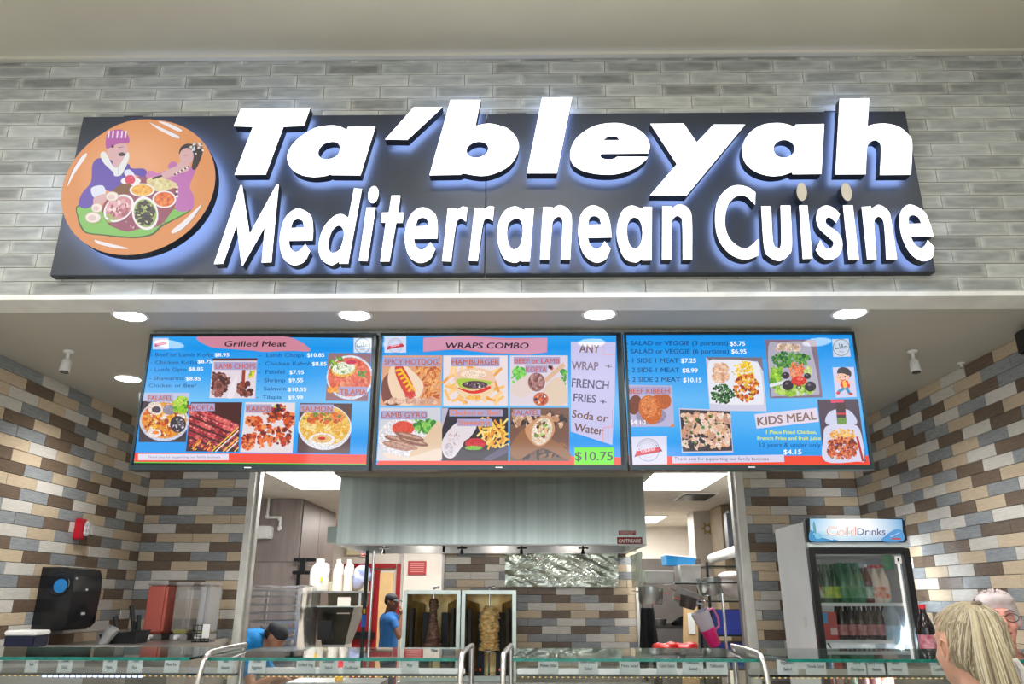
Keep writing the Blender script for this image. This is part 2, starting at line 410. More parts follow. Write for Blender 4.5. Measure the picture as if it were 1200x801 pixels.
LEFT=["gwgtbt?","tbtgwg?","wtwbtb?","wgbgwg?","btbwtb?","gbgtw?","twtwgtg","tbgtbw","bgtbwgb","twgtgt","bgbwbwg","wtgtgb","gbwwtt","wtgbgw","gwtwtb","tbgbgw","wtwtbt","gbg?wg","wt??bw","wb??wt","tg??gw","b???wb","g??btg?","?????","????","????"]
half=TPitch/2
for r,s in enumerate(LEFT):
    odd=(r%2==0)                      # rows with a half piece in the corner
    course(wl,r,s[::-1],-half if odd else 0,0,YB-3.56,lambda u:(XL,YB-.008-u),R(90))
RIGHT=["?tgbtwbt","?gwbgwtg","?bgwbtbg","?gtbgwgw","?wtbgtb","?bgtwbw","gtbwgtg","ttwgbtwb","wbwtgbw","bgtgwtbt","tbwbgtg","??gtwbt","??bgwgw","??gwtgb","??tgbwt","??wbwtg","??gtwb","??twbgt","??btwb","??gg?wt","","","","","",""]
for r,s in enumerate(RIGHT):
    course(wr,r,s,0 if r%2==0 else -half,0,YB-3.56,lambda u:(XR,YB-.008-u),R(-90))
BL=["","","","","","bwg","tgtw","wbg","tgwb","bwg","tgtt","wbw","bttg","gwb","tbgt","btb","gwgw","wbt","g??b","b??t","g??w","t??t","?g?g","b??b","","",""]
for r,s in enumerate(BL):
    off=0 if r%2==1 else -half
    course(wbl,r,s,XO1-3*TPitch+off,XL+.008,XO1-.03,lambda u:(u,YB),0)
BR=["","","","","","wbwtg","twgbg","gtwg","gbgt","twbg","wtgw","g?wt","bg?t","b?gw","tg?b","t?wg","gt?g","g?tb","tw?w","w?bt","wg?g","t?gb","tb?t","g?wg","","",""]
x1=at(920.9,566,Y=6.39).x
for r,s in enumerate(BR):
    ph=x1-2*TPitch if r%2==0 else x1-half-2*TPitch+half*2-TPitch
    if r%2==1: ph=x1-half-TPitch
    while ph>XO2+.03: ph-=TPitch
    course(wbr,r,s,ph,XO2+.03,XR-.008,lambda u:(u,YB),0)
# facade courses
rp=.0741; n=0; ax=2.231
for r in range(19):
    z0=2.978+rp*r; z1=min(z0+rp,4.334)
    if z1-z0<.02: continue
    u=ax+(0 if r%2 else .149)-10-.0; u=ax+(0 if (17-r)%2==0 else .149)
    while u>-3.3: u-=.298
    while u<2.66:
        a,b=max(u,-3.2),min(u+.298,2.66)
        if not (z0>3.10 and z1<3.93 and a>-2.22 and b<1.93):   # skip what the sign covers wholly
            k=random.choice((0,0,1,2)); put_tile(front,'f%d'%k,TF[k],a,b,z0,z1,lambda q:(q,3.40),0,.010,.0012)
        u+=.298
# ---------------------------------------------------------------- added hall light fixtures, out of view
for i,(x,y) in enumerate(HALL):
    t=empty('ceiling_light',(x,y,4.352),['added hall ceiling light behind the camera on the left','added hall ceiling light right behind the camera','added hall ceiling light behind the camera on the right','added hall ceiling light in front on the left, out of view','added hall ceiling light above the camera','added hall ceiling light in front on the right, out of view'][i],'ceiling light','added hall ceiling lights')
    box('frame',(-.64,-.34,-.02),(.64,.34,0),M_trim,t); box('diffuser',(-.6,-.3,-.025),(.6,.3,-.02),emat('added_hall_diffuser',(255,252,240),2),t)
# ---------------------------------------------------------------- the sign
YF=3.262
sign=empty('restaurant_sign',(-.16,3.39,3.06),'long black restaurant sign with glowing white letters on the grey tiled front','sign')
SP=sign.location
M_panel=mat('sign_panel_black',(50,55,63),.42,.15,(44,49,56),4)
M_face=emat('letter_face_lit',(255,255,255),1.35); M_dim=mat('letter_face_unlit',(205,198,184),.4)
M_side=mat('letter_return_black',(44,50,62),.35,.3); M_back=emat('letter_halo_blue',(168,194,255),15)
xs=at(568,327,Y=3.35).x
for a,b in ((-2.275,xs-.002),(xs+.002,1.962)):
    q=MB(); q.bbox((a-SP.x,3.345-SP.y,3.062-SP.z),(b-SP.x,3.391-SP.y,3.958-SP.z),.003); q.build('sign_panel',M_panel,sign)
for px in (158,605,977):
    p=at(px,133,Y=3.37); q=MB(); q.box((p.x-.05-SP.x,3.36-SP.y,3.955-SP.z),(p.x+.05-SP.x,3.39-SP.y,3.972-SP.z)); q.build('bracket',M_side,sign)
def U(l,ox,oy,s,seg=7):
    out=[]
    for p in spline(l,seg):
        w_=at(ox+p.x/s,oy+p.y/s,Y=YF); out.append((w_.x-SP.x,w_.z-SP.z))
    return out
def letter(loops,lit=True,depth=.052):
    q=MB(); slab(q,loops,YF-SP.y,YF+depth-SP.y)
    o=q.build('letter',[M_face if lit else M_dim,M_side,M_back if lit else M_side],sign)
    xs_=[v[0] for v in loops[0]]; zs=[v[1] for v in loops[0]]; cx=sum(xs_)/len(xs_); zb=min(zs)
    return o
def c_(l): return [(a,b,1) for a,b in l]
def oval(cx,cy,rx,ry,tilt=0,n=10):
    a=R(tilt); return [(cx+rx*math.cos(t)*math.cos(a)-ry*math.sin(t)*math.sin(a),cy+rx*math.cos(t)*math.sin(a)+ry*math.sin(t)*math.cos(a)) for t in [2*math.pi*i/n for i in range(n)]]
o1=(265,110,7.28)
letter([U(c_([(125,125),(718,118),(665,272),(490,280),(338,688),(72,690),(228,280),(65,275)]),*o1)])
P_=(0,0,1)
letter([U([(406.5,151.9,1),(396.9,147.8),(385.9,146.8),(369.4,149.8),(352.9,159.5),(341.9,170.4),(336.4,184.2),(341.9,197.9),(352.9,204.8),(366.6,207.3),(380.4,206.2),(387.5,204.1,1),(388.6,205.1,1),(422.5,205.3,1),(440,148.3,1),(407.5,148.7,1)],*P_),
  U([(900,408),(830,430),(787,490),(800,540),(860,558),(940,530),(972,470),(955,420)],*o1)])
letter([U(c_([(510,153),(712,153),(465,383),(307,380)]),400,100,6)])
letter([U([(528,117,1),(563.3,117,1),(557.2,147.5,1),(568.3,145),(576.7,145),(588,147.8),(596,151.2),(604.3,159.9),(608,171.2),(604.3,184.3),(595,195.5),(580,203.2),(566.7,206),(555,205.3),(543.3,203,1),(539.2,204.7,1),(503.3,205.3,1)],*P_),
  U(oval(957,452,78,55,-14),400,100,6)])
letter([U(c_([(295,78),(483,75),(388,550),(200,550)]),580,100,5.34)])
letter([U([(960,425,1),(968,370),(930,300),(840,250),(740,235),(620,255),(520,320),(475,400),(480,480),(540,530),(640,555),(760,555),(870,520),(940,470),(957,447,1),(765,446,1),(745,458),(710,463),(670,455),(658,438,1),(668,428,1)],580,100,5.34),
  U([(678,343,1),(700,325),(735,317),(765,325),(780,343,1)],580,100,5.34)])
letter([U(c_([(120,245),(333,243),(417,365),(525,250),(727,250),(350,705),(118,703),(290,503)]),740,100,5.4545)])
letter([U([(1045,267,1),(990,247),(920,240),(830,255),(750,310),(708,400),(725,490),(790,550),(880,578),(960,575),(1025,555,1),(1030,568,1),(1214,566,1),(1232,246,1),(1049,250,1)],740,100,5.4545),
  U(oval(975,405,68,57),740,100,5.4545)])
letter([U([(480,60,1),(678,58,1),(667,245,1),(720,230),(800,228),(880,250),(940,300),(967,360),(958,570,1),(750,572,1),(757,390),(735,345),(700,342),(670,370),(662,410),(655,567,1),(452,568,1)],900,105,5.72)])
# second line
m6=(240,205,6); m7=(420,205,5.4545); m8=(620,205,5.4545); mc=(820,200,4.138)
letter([U(c_([(65,625),(250,72),(262,72),(315,415),(505,65),(520,68),(468,612),(400,615),(422,365),(268,635),(258,635),(225,350),(130,622)]),*m6)])
E_OUT=[(505,405,1),(507,330),(490,250),(425,208),(370,220),(320,280),(297,400),(320,510),(385,560),(455,540),(492,475,1),(460,428,1),(430,465),(395,478),(365,450),(355,408,1)]
E_IN=[(365,328,1),(380,285),(410,272),(440,285),(450,325,1)]
def eglyph(o,TL,TR,BR_,BL_):
    def mp(p):
        v=(560-p[1])/352; u=(p[0]-(272+(560-p[1])*.142))/210
        x=(BL_[0]*(1-u)+BR_[0]*u)*(1-v)+(TL[0]*(1-u)+TR[0]*u)*v; y=(BL_[1]*(1-u)+BR_[1]*u)*(1-v)+(TL[1]*(1-u)+TR[1]*u)*v
        return (x,y)+tuple(p[2:])
    letter([U([mp(p) for p in E_OUT],*o),U([mp(p) for p in E_IN],*o)])
eglyph(m6,(560,238),(793,238),(727,632),(494,632))
letter([U([(1050,93,1),(1105,97,1),(1008,622,1),(945,622,1),(948,605,1),(890,632),(820,590),(800,500),(830,380),(900,295),(960,275),(1010,300,1)],*m6),U([(935,355),(890,400),(868,490),(880,535),(905,547),(950,520),(978,430),(970,375)],*m6)])
letter([U(c_([(52,207),(110,207),(58,550),(3,548)]),*m7)]); letter([U(oval(95,125,33,55,8),*m7)])
letter([U(c_([(212,130),(268,130),(255,240),(290,240),(282,305),(242,305),(198,552),(140,552),(175,305),(145,303),(152,240),(195,240)]),*m7)])
eglyph(m7,(322,208),(532,208),(482,560),(272,560))
for dx,dy in ((0,0),(171,-3)):
    letter([U([tuple((p[0]+dx,p[1]+dy))+tuple(p[2:]) for p in [(572,212,1),(632,214,1),(632,224,1),(665,202),(697,206,1),(688,298,1),(665,282),(640,285),(622,330),(592,552,1),(535,550,1)]],*m7)])
letter([U([(1065,212,1),(1122,212,1),(1095,552,1),(1040,552,1),(1040,542,1),(1000,560),(930,530),(890,420),(895,310),(935,230),(1000,200),(1063,226,1)],*m7),U([(1005,278),(960,310),(950,390),(970,460),(1000,475),(1035,445),(1052,360),(1040,295)],*m7)])
letter([U([(90,203,1),(150,205,1),(149,214,1),(200,192),(255,225),(273,300),(262,540,1),(203,538,1),(215,320),(205,275),(185,265),(155,290),(145,340),(130,540,1),(70,538,1)],*m8)])
eglyph(m8,(320,195),(532,195),(520,558),(308,558))
letter([U([(728,203,1),(785,203,1),(782,545,1),(722,545,1),(722,535,1),(680,558),(610,530),(568,430),(562,340),(590,240),(650,195),(727,217,1)],*m8),U([(670,270),(635,300),(625,360),(640,440),(675,470),(710,445),(725,370),(710,295)],*m8)])
letter([U([(852,200,1),(912,200,1),(912,212,1),(960,188),(1015,210),(1040,280),(1042,540,1),(983,540,1),(980,310),(965,268),(940,262),(915,290),(910,330),(908,540,1),(850,540,1)],*m8)])
letter([U([(270,105,1),(268,165,1),(225,125),(175,125),(135,170),(122,250),(140,320),(185,365),(230,375),(285,330,1),(283,412,1),(220,430),(150,405),(95,340),(75,250),(85,150),(130,90),(180,70),(235,80)],*mc)])
letter([U([(298,172,1),(345,172,1),(355,340),(375,372),(395,350),(392,168,1),(440,168,1),(447,360),(430,410),(385,437),(335,415),(312,370)],*mc)])
letter([U(c_([(482,167),(522,167),(547,425),(500,427)]),*mc)]); letter([U(oval(495,102,25,44,-4),*mc)],False)
letter([U([(680,210,1),(662,252,1),(630,225),(612,235),(615,262),(660,290),(688,330),(690,375),(670,415),(625,432),(585,415),(562,385,1),(585,335,1),(610,375),(640,372),(648,345),(620,318),(580,280),(565,235),(575,190),(610,168),(650,180)],*mc)])
letter([U(c_([(695,167),(742,167),(772,430),(722,432)]),*mc)]); letter([U(oval(712,102,25,44,-12),*mc)],False)
letter([U([(785,175,1),(830,172,1),(832,184,1),(870,165),(915,195),(930,250),(957,428,1),(905,430,1),(895,270),(880,228),(858,225),(845,250),(848,300),(857,428,1),(812,430,1)],*mc)])
eglyph(mc,(955,165),(1110,165),(1150,437),(995,437))
# round emblem standing off the panel
YE=3.235
cen=at(162.5,217,Y=YE); rr=.5*(at(251.5,217,Y=YE)-at(73.5,217,Y=YE)).length
q=MB(); slab(q,[[(cen.x-SP.x+rr*math.cos(2*math.pi*i/64),cen.z-SP.z+rr*math.sin(2*math.pi*i/64)) for i in range(64)]],YE-SP.y,YE+.05-SP.y)
disc=q.build('emblem_disc',[emat('emblem_face_orange',(222,146,88),.95),M_side,M_back],sign); disc.data.materials[0].node_tree.nodes['Principled BSDF'].inputs['Base Color'].default_value=(.02,.02,.02,1); disc['label']='round orange lit emblem of a couple sharing a meal'
def emb(px,py,k):
    p=at(px,py,Y=YE-.0005-k*1e-5); return p-SP
E_=Pic(emb).frame(60,130,4.45); E_.tx=0
OR=(222,140,82); W=(238,230,232)
for k in range(10): E_.ell(470-k*3,330-k*4,330-k*26,285-k*22,(222+k,146+k*2,88+k*3),-14,36)
for l in ([(178,220),(180,238),(120,325),(88,385),(83,382),(110,310),(150,245)],[(515,58),(540,70),(668,130),(650,140),(560,95)],[(562,55),(610,62),(685,98),(665,106),(600,75)],[(788,485),(740,560),(690,612),(640,638),(632,622),(690,575)],[(222,672),(260,680),(400,716),(330,714),(240,692)]):
    E_.sp([(x,y) for x,y in l],(70,40,40)); E_.sp([(x+(4 if x<455 else -4)*.6,y) for x,y in l],W)
E_.sp([(140,490),(138,560),(152,605),(185,638),(280,650),(370,660),(450,662),(530,646),(580,602),(650,565),(722,524),(720,512),(640,505),(560,560),(300,520)],(60,90,50))
E_.sp([(145,495),(145,560),(160,600),(190,632),(280,643),(370,652),(450,654),(525,638),(572,596),(645,560),(718,520),(700,514),(640,510),(560,560),(300,520)],(125,190,88))
E_.sp([(270,490),(290,580),(340,612),(400,628),(470,612),(560,600),(610,550),(650,480),(640,400),(560,350),(470,340),(380,380)],(150,72,98))
E_.blobs(290,560,640,620,26,3,6,[(210,150,170),(120,50,70)],rnd=random.Random(3))
PU=(92,66,168)
E_.sp([(250,245),(215,280),(207,370),(160,430),(143,490),(178,508),(215,490),(228,440),(260,405),(330,420),(400,350),(395,318),(430,330),(480,345),(499,320),(480,300),(420,298),(402,275),(330,260)],PU)
E_.line([(210,400),(250,390)],6,(60,44,120)); E_.line([(375,330),(400,345)],4,(60,44,120))
E_.sp([(208,402),(268,388),(282,432),(225,452)],(220,224,240))
E_.sp([(380,318),(410,305),(440,345),(400,350)],(220,224,240))
SK=(214,170,172)
E_.sp([(225,450),(280,432),(290,460),(250,490),(222,485)],SK)
E_.ell(345,205,54,62,SK); E_.sp([(325,250),(385,255),(380,300),(330,300)],SK)
E_.sp([(256,228),(282,214),(322,285),(352,288),(396,216),(407,240),(385,300),(362,335),(330,338),(322,318),(275,272)],(226,228,226))
E_.line([(330,270),(350,290),(350,330)],3,(180,182,190))
E_.sp([(288,196),(290,122),(322,100),(370,98),(400,125),(405,165),(345,172)],(176,82,160))
for x in (300,322,345,368,388): E_.poly([(x-6,142),(x-2,104),(x+7,102),(x+2,140)],(232,214,234))
E_.ell(320,184,8,8,(70,40,70)); E_.line([(350,190),(378,186)],3,(120,70,80)); E_.sp([(352,222),(372,215),(388,226),(378,234),(356,234)],(60,50,60))
E_.sp([(640,262),(608,290),(640,330),(625,365),(660,400),(650,515),(735,512),(742,440),(722,392),(756,300),(735,290),(690,300)],(188,108,176))
E_.sp([(500,320),(525,310),(560,325),(600,310),(640,330),(610,380),(560,360),(500,350)],(200,120,180))
E_.sp([(668,225),(675,190),(710,170),(760,180),(790,205),(780,250),(752,305),(733,295),(740,250),(735,210),(700,200)],(48,36,44))
E_.ell(706,235,37,42,SK); E_.sp([(672,265),(720,272),(716,310),(660,325),(650,300)],SK); E_.line([(690,232),(712,230)],2,(120,70,80))
E_.blobs(690,158,800,245,34,5,9,[(240,240,236),(206,208,206),(120,110,110)],inside=(755,190,52,38),rnd=random.Random(5))
E_.sp([(668,285),(610,305),(560,340),(580,352),(650,335),(670,315)],SK)
for i in range(9): E_.ell(645+i*9,330-(i-4)**2*-.0-i*5,5,5,(240,236,225) if i%2 else (60,50,50))
for i in range(6): E_.ell(650+(i%2)*6,385+i*12,7,6,(240,236,230) if i%2 else (50,44,46))
E_.sp([(500,355),(560,345),(650,375),(640,400),(560,420),(510,395)],(222,206,150)); E_.blobs(505,350,640,415,14,8,16,[(232,220,170),(206,186,130)],inside=(570,380,65,32),rnd=random.Random(6))
E_.line([(530,352),(575,338)],10,(40,34,40))
E_.ell(415,365,52,22,(236,234,230)); E_.ell(411,358,27,25,(214,50,88)); E_.ell(418,348,6,4,(240,140,150))
E_.sp([(320,420),(350,390),(400,378),(430,400),(410,425),(360,435)],(122,74,34))
def dish(cx,cy,rx,ry,rot,pal,n,seed,base):
    E_.ell(cx,cy,rx,ry,(238,236,236),rot,22); E_.ell(cx,cy,rx*.86,ry*.84,base,rot,20)
    E_.blobs(cx-rx,cy-ry,cx+rx,cy+ry,n,min(rx,ry)*.1,min(rx,ry)*.24,pal,inside=(cx,cy,rx*.82,ry*.82),rnd=random.Random(seed))
dish(474,412,66,35,0,[(240,178,70),(250,206,120),(224,150,50)],70,1,(238,180,80))
dish(590,460,62,45,0,[(228,104,44),(240,140,70),(200,86,30)],70,2,(226,110,50))
dish(352,507,88,62,-38,[(196,120,136),(224,170,176),(170,90,110),(240,214,210)],110,3,(206,140,150))
dish(490,533,68,88,-12,[(52,42,50),(70,56,60),(40,34,44)],130,4,(150,170,90))
for i in range(9): g=random.Random(i+50); E_.ell(g.uniform(455,525),g.uniform(475,590),8,4,(200,206,130),g.uniform(0,90))
for i in range(8): g=random.Random(i+90); E_.ell(g.uniform(290,330),g.uniform(540,580),9,6,(150,190,90))
for cx,cy,rx,ry in ((318,445,35,26),(218,555,42,30),(238,505,30,26)): E_.ell(cx,cy,rx,ry,(200,176,160)); E_.ell(cx,cy,rx*.9,ry*.86,(238,226,214)); E_.ell(cx-4,cy+3,rx*.55,ry*.5,(222,196,190))
E_.build('emblem_picture',print_mat('emblem_print',.95),disc)
# ---------------------------------------------------------------- menu screens
M_scr=print_mat('screen_print',1.0,.06,spec=.5)
YT=3.87
def tv(x0,x1,label):
    t=empty('menu_screen',((x0+x1)/2,YT+.03,2.212),label,'screen','menu screens hung in a row under the soffit')
    p=t.location; q=MB(); b=.013
    q.box((x0-p.x,-.02,.0),(x1-p.x,.045,.735)); q.build('housing',M_black,t)
    q=MB(); f0,f1=-.032,-.02
    q.box((x0-p.x,f0,0),(x1-p.x,f1,.024)); q.box((x0-p.x,f0,.735-b),(x1-p.x,f1,.735)); q.box((x0-p.x,f0,.024),(x0-p.x+b,f1,.735-b)); q.box((x1-p.x-b,f0,.024),(x1-p.x,f1,.735-b))
    q.build('bezel',M_bezel,t)
    q=MB(); q.box((-.02,-.034,.009),(.015,-.031,.014)); q.build('maker_badge',M_white,t)
    q=MB(); q.box((-.25,.045,.25),(.25,.075,.55)); q.box((-.03,.075,.38),(.03,.2,.44)); q.build('wall_mount',M_black,t)
    pc=Pic(lambda px,py,k:at(px,py,Y=3.8792-k*4e-6)-p)
    # background grid with soft gradient
    return t,pc
T1,p1=tv(-2.015,-.785,'left menu screen titled Grilled Meat with a pink banner')
T2,p2=tv(-.765,.530,'middle menu screen titled Wraps Combo with six food pictures')
T3,p3=tv(.545,1.775,'right menu screen showing salads and kids meal prices')
def bg(p,c4,stops):
    """c4 corners tl,tr,br,bl; stops [(v,color)]"""
    tl,tr,br,bl=[Vector(c) for c in c4]
    pts=[];cols=[];fs=[];n=8
    for v,c in stops:
        for i in range(n+1):
            u=i/n; a=tl.lerp(tr,u).lerp(bl.lerp(br,u),v); pts.append((a.x,a.y)); cols.append(lin(c))
    for j in range(len(stops)-1):
        for i in range(n): fs.append((j*(n+1)+i,j*(n+1)+i+1,(j+1)*(n+1)+i+1,(j+1)*(n+1)+i))
    p.raw(pts,fs,cols)
BLU=[(0,(40,160,238)),(.08,(6,150,236)),(.3,(40,160,240)),(.5,(110,190,246)),(.68,(80,178,244)),(.8,(10,152,238)),(1,(6,150,236))]
def quadpic(p,x0,y0,x1,y1,c): p.rect(x0,y0,x1,y1,c); return (x0,y0,x1,y1)
ORG=(196,92,40); LAV=(168,162,204); RD=(244,66,40)
def cap(p,x0,y0,x1,y1,s,tx,ty,h,w_,c=ORG,b=.018): p.rect(x0,y0,x1,y1,LAV); p.text(s,tx,ty,h,c,w_,b)
g=random.Random
# --- left screen
p=p1; p.frame(150,385,4.068)
bg(p,((104,33),(1163,45),(1148,640),(28,634)),BLU)
p.poly([(335,38),(770,42),(870,104),(650,108),(420,92)],(206,130,150)); p.sp([(330,38),(560,34),(770,40),(872,104),(760,104),(640,110),(540,92),(405,90)],(208,134,156))
p.text('Grilled Meat',458,84,26,(28,26,40),294,.03,.22)
DB=(10,88,150); WH=(244,250,255)
for s,x,y,w_ in (('- Beef or Lamb Kofta',108,132,298),('- Chicken Kofta',108,168,222),('- Lamb Gyro',106,202,174),('- Shawarma',100,244,168),('  Chicken or Beef',100,278,226)): p.text(s,x,y,17,DB,w_,.02)
for s,x,y,w_ in (('$8.95',414,132,68),('$8.75',332,164,68),('$8.85',290,200,68),('$8.85',276,246,70)): p.text(s,x,y,17,WH,w_,.035)
for s,x,y,w_ in (('-  Lamb Chops',628,134,210),('-  Chicken Kabob',622,174,254),('-  Falafel',620,214,126),('-  Shrimp',618,254,132),('-  Salmon',614,294,140),('-  Tilapia',612,334,120)): p.text(s,x,y,18,DB,w_,.02)
for s,x,y,w_ in (('$10.85',854,134,82),('$8.85',878,176,68),('$7.95',770,216,68),('$9.55',766,254,68),('$10.55',762,298,88),('$9.99',764,336,70)): p.text(s,x,y,18,WH,w_,.035)
def badge(p,cx,cy,s):      # round red-ribbon stamp
    p.ring(cx,cy,s*.36,s*.38,(150,150,175)); p.ring(cx,cy,s*.24,s*.25,(170,170,190)); p.ring(cx,cy,s*.29,s*.33,(196,196,210),20,200,340)
    p.ell(cx-s*.3,cy-s*.02,s*.02,s*.02,(190,60,80)); p.ell(cx+s*.28,cy-s*.14,s*.02,s*.02,(190,60,80))
    p.poly([(cx-s*.46,cy+s*.24),(cx-s*.38,cy+s*.06),(cx+s*.36,cy-s*.1),(cx+s*.48,cy+s*.04),(cx+s*.34,cy+s*.08),(cx-s*.34,cy+s*.2)],(150,30,50))
    p.poly([(cx-s*.4,cy+s*.2),(cx-s*.4,cy+s*.05),(cx+s*.36,cy-s*.1),(cx+s*.38,cy+s*.05)],(214,50,76)); p.text("TA'BLEYAH",cx-s*.24,cy+s*.1,s*.07,(255,235,240),s*.46,.03,rot=-11)
def halal(p,cx,cy,s):
    G=(60,110,90); p.ring(cx,cy,s*.43,s*.46,G)
    p.line([(cx+s*.34,cy-s*.02),(cx+s*.2,cy-s*.08),(cx+s*.16,cy+s*.02),(cx+s*.3,cy+s*.04)],s*.035,G); p.line([(cx+s*.16,cy+s*.04),(cx+s*.06,cy+s*.04),(cx,cy-s*.2)],s*.035,G)
    p.line([(cx+s*.05,cy-.18*s),(cx+.1*s,cy+.02*s),(cx-.06*s,cy+.06*s),(cx-.12*s,cy-.22*s)],s*.035,G); p.line([(cx-.12*s,cy+.05*s),(cx-.3*s,cy+.08*s),(cx-.36*s,cy-.02*s)],s*.04,G)
    p.text('HALAL',cx-s*.14,cy+s*.26,s*.08,(90,130,140),s*.28)
p.rect(118,44,194,98,(206,214,240)); p.poly([(128,84),(128,70),(184,60),(184,74)],(200,70,100)); p.line([(130,84),(184,72)],3,(130,70,120))
p.rect(1076,44,1160,114,(214,224,244)); halal(p,1118,80,80)
# falafel
A=(52,352,278,540); p.rect(52,305,292,345,(190,196,224)); p.poly([(58,345),(290,345),(276,540),(50,540)],(60,48,60))
p.ell(172,440,118,96,(206,206,226)); p.ell(172,436,108,86,(222,150,60))
p.blobs(70,350,280,520,150,6,15,[(236,150,30),(220,90,30),(246,190,60),(236,220,210),(170,60,30)],inside=(172,432,104,84),rnd=g(1))
p.ell(130,380,38,30,(232,214,200),20); p.ell(135,385,22,16,(80,60,80)); p.ell(196,386,30,24,(150,140,160)); p.ell(238,455,38,40,(54,44,56)); p.blobs(205,420,272,495,40,3,6,[(210,200,210),(120,110,120)],inside=(238,455,34,36),rnd=g(2)); p.ell(125,498,34,20,(236,222,214)); p.ell(132,494,16,8,(240,130,40))
p.blobs(208,310,290,410,40,8,18,[(150,200,30),(90,160,30),(190,220,80)],rnd=g(3)); p.rect(92,312,214,348,(168,170,206)); p.text('FALAFEL',96,342,24,ORG,116,.02)
# kofta skewers
p.poly([(300,350),(545,350),(524,586),(276,584)],(70,26,28))
gg=g(4)
for i in range(6):
    for k in range(13):
        x=300+k*18+gg.uniform(-3,3); y=384+i*34+k*7.5-(18 if i else 10)
        if x<534 and y<575 and y>356: p.ell(x,y,15,13,gg.choice([(196,60,70),(170,40,56),(220,96,96),(140,34,44)]),30,9); p.ell(x-2,y-4,7,3,gg.choice([(240,170,160),(110,24,34),(230,120,110)]),30,6)
for i in range(7): p.line([(400+i*18,584),(526-i*0,470+i*16)],5,[(250,200,60),(235,235,225),(60,30,30)][i%3])
p.blobs(285,520,420,584,30,5,12,[(250,120,30),(250,180,50),(200,50,20)],asp=(.3,.5),rnd=g(5),rot=-50)
p.rect(302,356,414,392,LAV); p.text('KOFTA',306,388,24,(190,70,50),104,.02)
# lamb chops
p.poly([(405,140),(616,142),(606,332),(388,330)],(226,212,222)); p.rect(404,140,616,152,(90,40,40))
p.blobs(392,200,520,330,90,8,20,[(110,60,56),(150,90,84),(80,44,44),(180,120,110),(130,80,80)],inside=(432,262,60,66),rnd=g(6)); p.blobs(500,200,606,330,90,7,16,[(110,54,50),(90,44,44),(160,90,80),(70,40,40)],inside=(556,290,46,44),rnd=g(7))
p.line([(552,200),(548,270)],16,(150,60,40)); p.sp([(520,220),(470,320),(500,330),(510,300)],(236,226,234)); p.blobs(570,190,608,240,14,5,10,[(220,200,40),(150,180,40)],rnd=g(8)); p.rect(410,158,614,196,LAV); p.text('LAMB CHOPS',418,190,24,(200,90,80),190,.02)
# tilapia
p.poly([(955,116),(1160,118),(1142,345),(942,342)],(150,110,120)); p.ell(1058,232,112,106,(222,226,240)); p.ell(1056,230,104,94,(224,110,84))
p.blobs(950,140,1158,330,150,7,18,[(232,120,90),(214,80,60),(240,150,110),(226,96,80)],inside=(1056,230,102,92),rnd=g(9)); p.blobs(950,125,1070,230,40,7,14,[(90,160,40),(60,130,50),(150,190,60)],inside=(990,170,50,50),rnd=g(10),asp=(.4,.7))
p.ell(1028,196,58,34,(236,180,70),-6); p.ell(1028,188,54,30,(232,236,214),-6); p.blobs(985,165,1070,215,24,3,7,[(120,160,70),(200,214,170)],rnd=g(11)); p.ell(1062,160,26,10,(200,50,90)); p.blobs(1090,195,1140,235,20,4,8,[(110,160,70),(70,130,60)],rnd=g(12)); p.blobs(945,270,1010,310,20,6,12,[(246,180,60),(250,150,50)],rnd=g(13))
p.rect(1004,276,1140,318,LAV); p.text('TILAPIA',1010,314,27,ORG,126,.028)
# kabob
p.poly([(560,350),(798,352),(784,592),(534,588)],(228,218,222)); gg=g(14)
for cx,cy,rx,ry in ((600,440,48,30),(690,410,50,44),(768,430,34,44),(650,510,66,64),(735,505,52,60),(570,540,36,46)):
    p.blobs(cx-rx,cy-ry,cx+rx,cy+ry,60,6,16,[(214,80,30),(180,50,24),(236,120,60),(120,36,20),(240,150,90)],inside=(cx,cy,rx,ry),rnd=gg)
p.blobs(690,352,760,400,20,6,13,[(190,40,50),(60,30,40),(180,210,80)],rnd=g(15)); p.rect(560,360,684,400,LAV); p.text('KABOB',566,394,26,ORG,112,.024)
# salmon
p.poly([(820,354),(1068,356),(1056,596),(806,590)],(90,60,60)); p.ell(938,470,128,108,(226,226,236)); p.ell(938,462,120,96,(238,190,90)); 
p.blobs(825,380,1060,560,170,6,15,[(240,200,100),(232,170,60),(246,220,150),(238,180,80)],inside=(938,462,118,94),rnd=g(16)); p.blobs(825,390,1040,470,80,7,16,[(222,110,50),(236,140,80),(120,140,60),(200,90,40)],inside=(930,420,104,40),rnd=g(17)); p.ell(925,528,62,32,(238,234,230)); p.ell(925,524,46,20,(236,190,120)); p.ell(924,522,18,8,(200,40,30))
p.rect(822,360,980,398,LAV); p.text('SALMON',828,394,24,ORG,146,.022)
p.poly([(34,590),(1148,600),(1143,644),(28,634)],RD); p.poly([(28,634),(1143,644),(1143,648),(28,639)],(60,200,60)); p.rect(48,596,480,626,(226,220,240)); p.text('Thank you for supporting our family business',94,616,11,(110,110,140),346,.0)
# --- middle screen
p=p2; p.frame(435,385,4.0)
bg(p,((54,30),(1148,32),(1172,645),(22,640)),BLU)
p.poly([(245,42),(450,34),(640,44),(826,42),(824,110),(740,122),(560,114),(400,96),(243,108)],(212,132,146)); p.sp([(246,44,1),(420,36),(640,52),(826,43,1),(822,108,1),(740,118),(560,108),(400,92),(245,106,1)],(212,150,178)); p.text('WRAPS COMBO',345,92,27,(28,26,44),390,.035,.2)
p.rect(62,36,164,112,(212,220,244)); badge(p,113,78,90)
def six(x0,y0,x1,y1,base): p.rect(x0,y0,x1,y1,base)
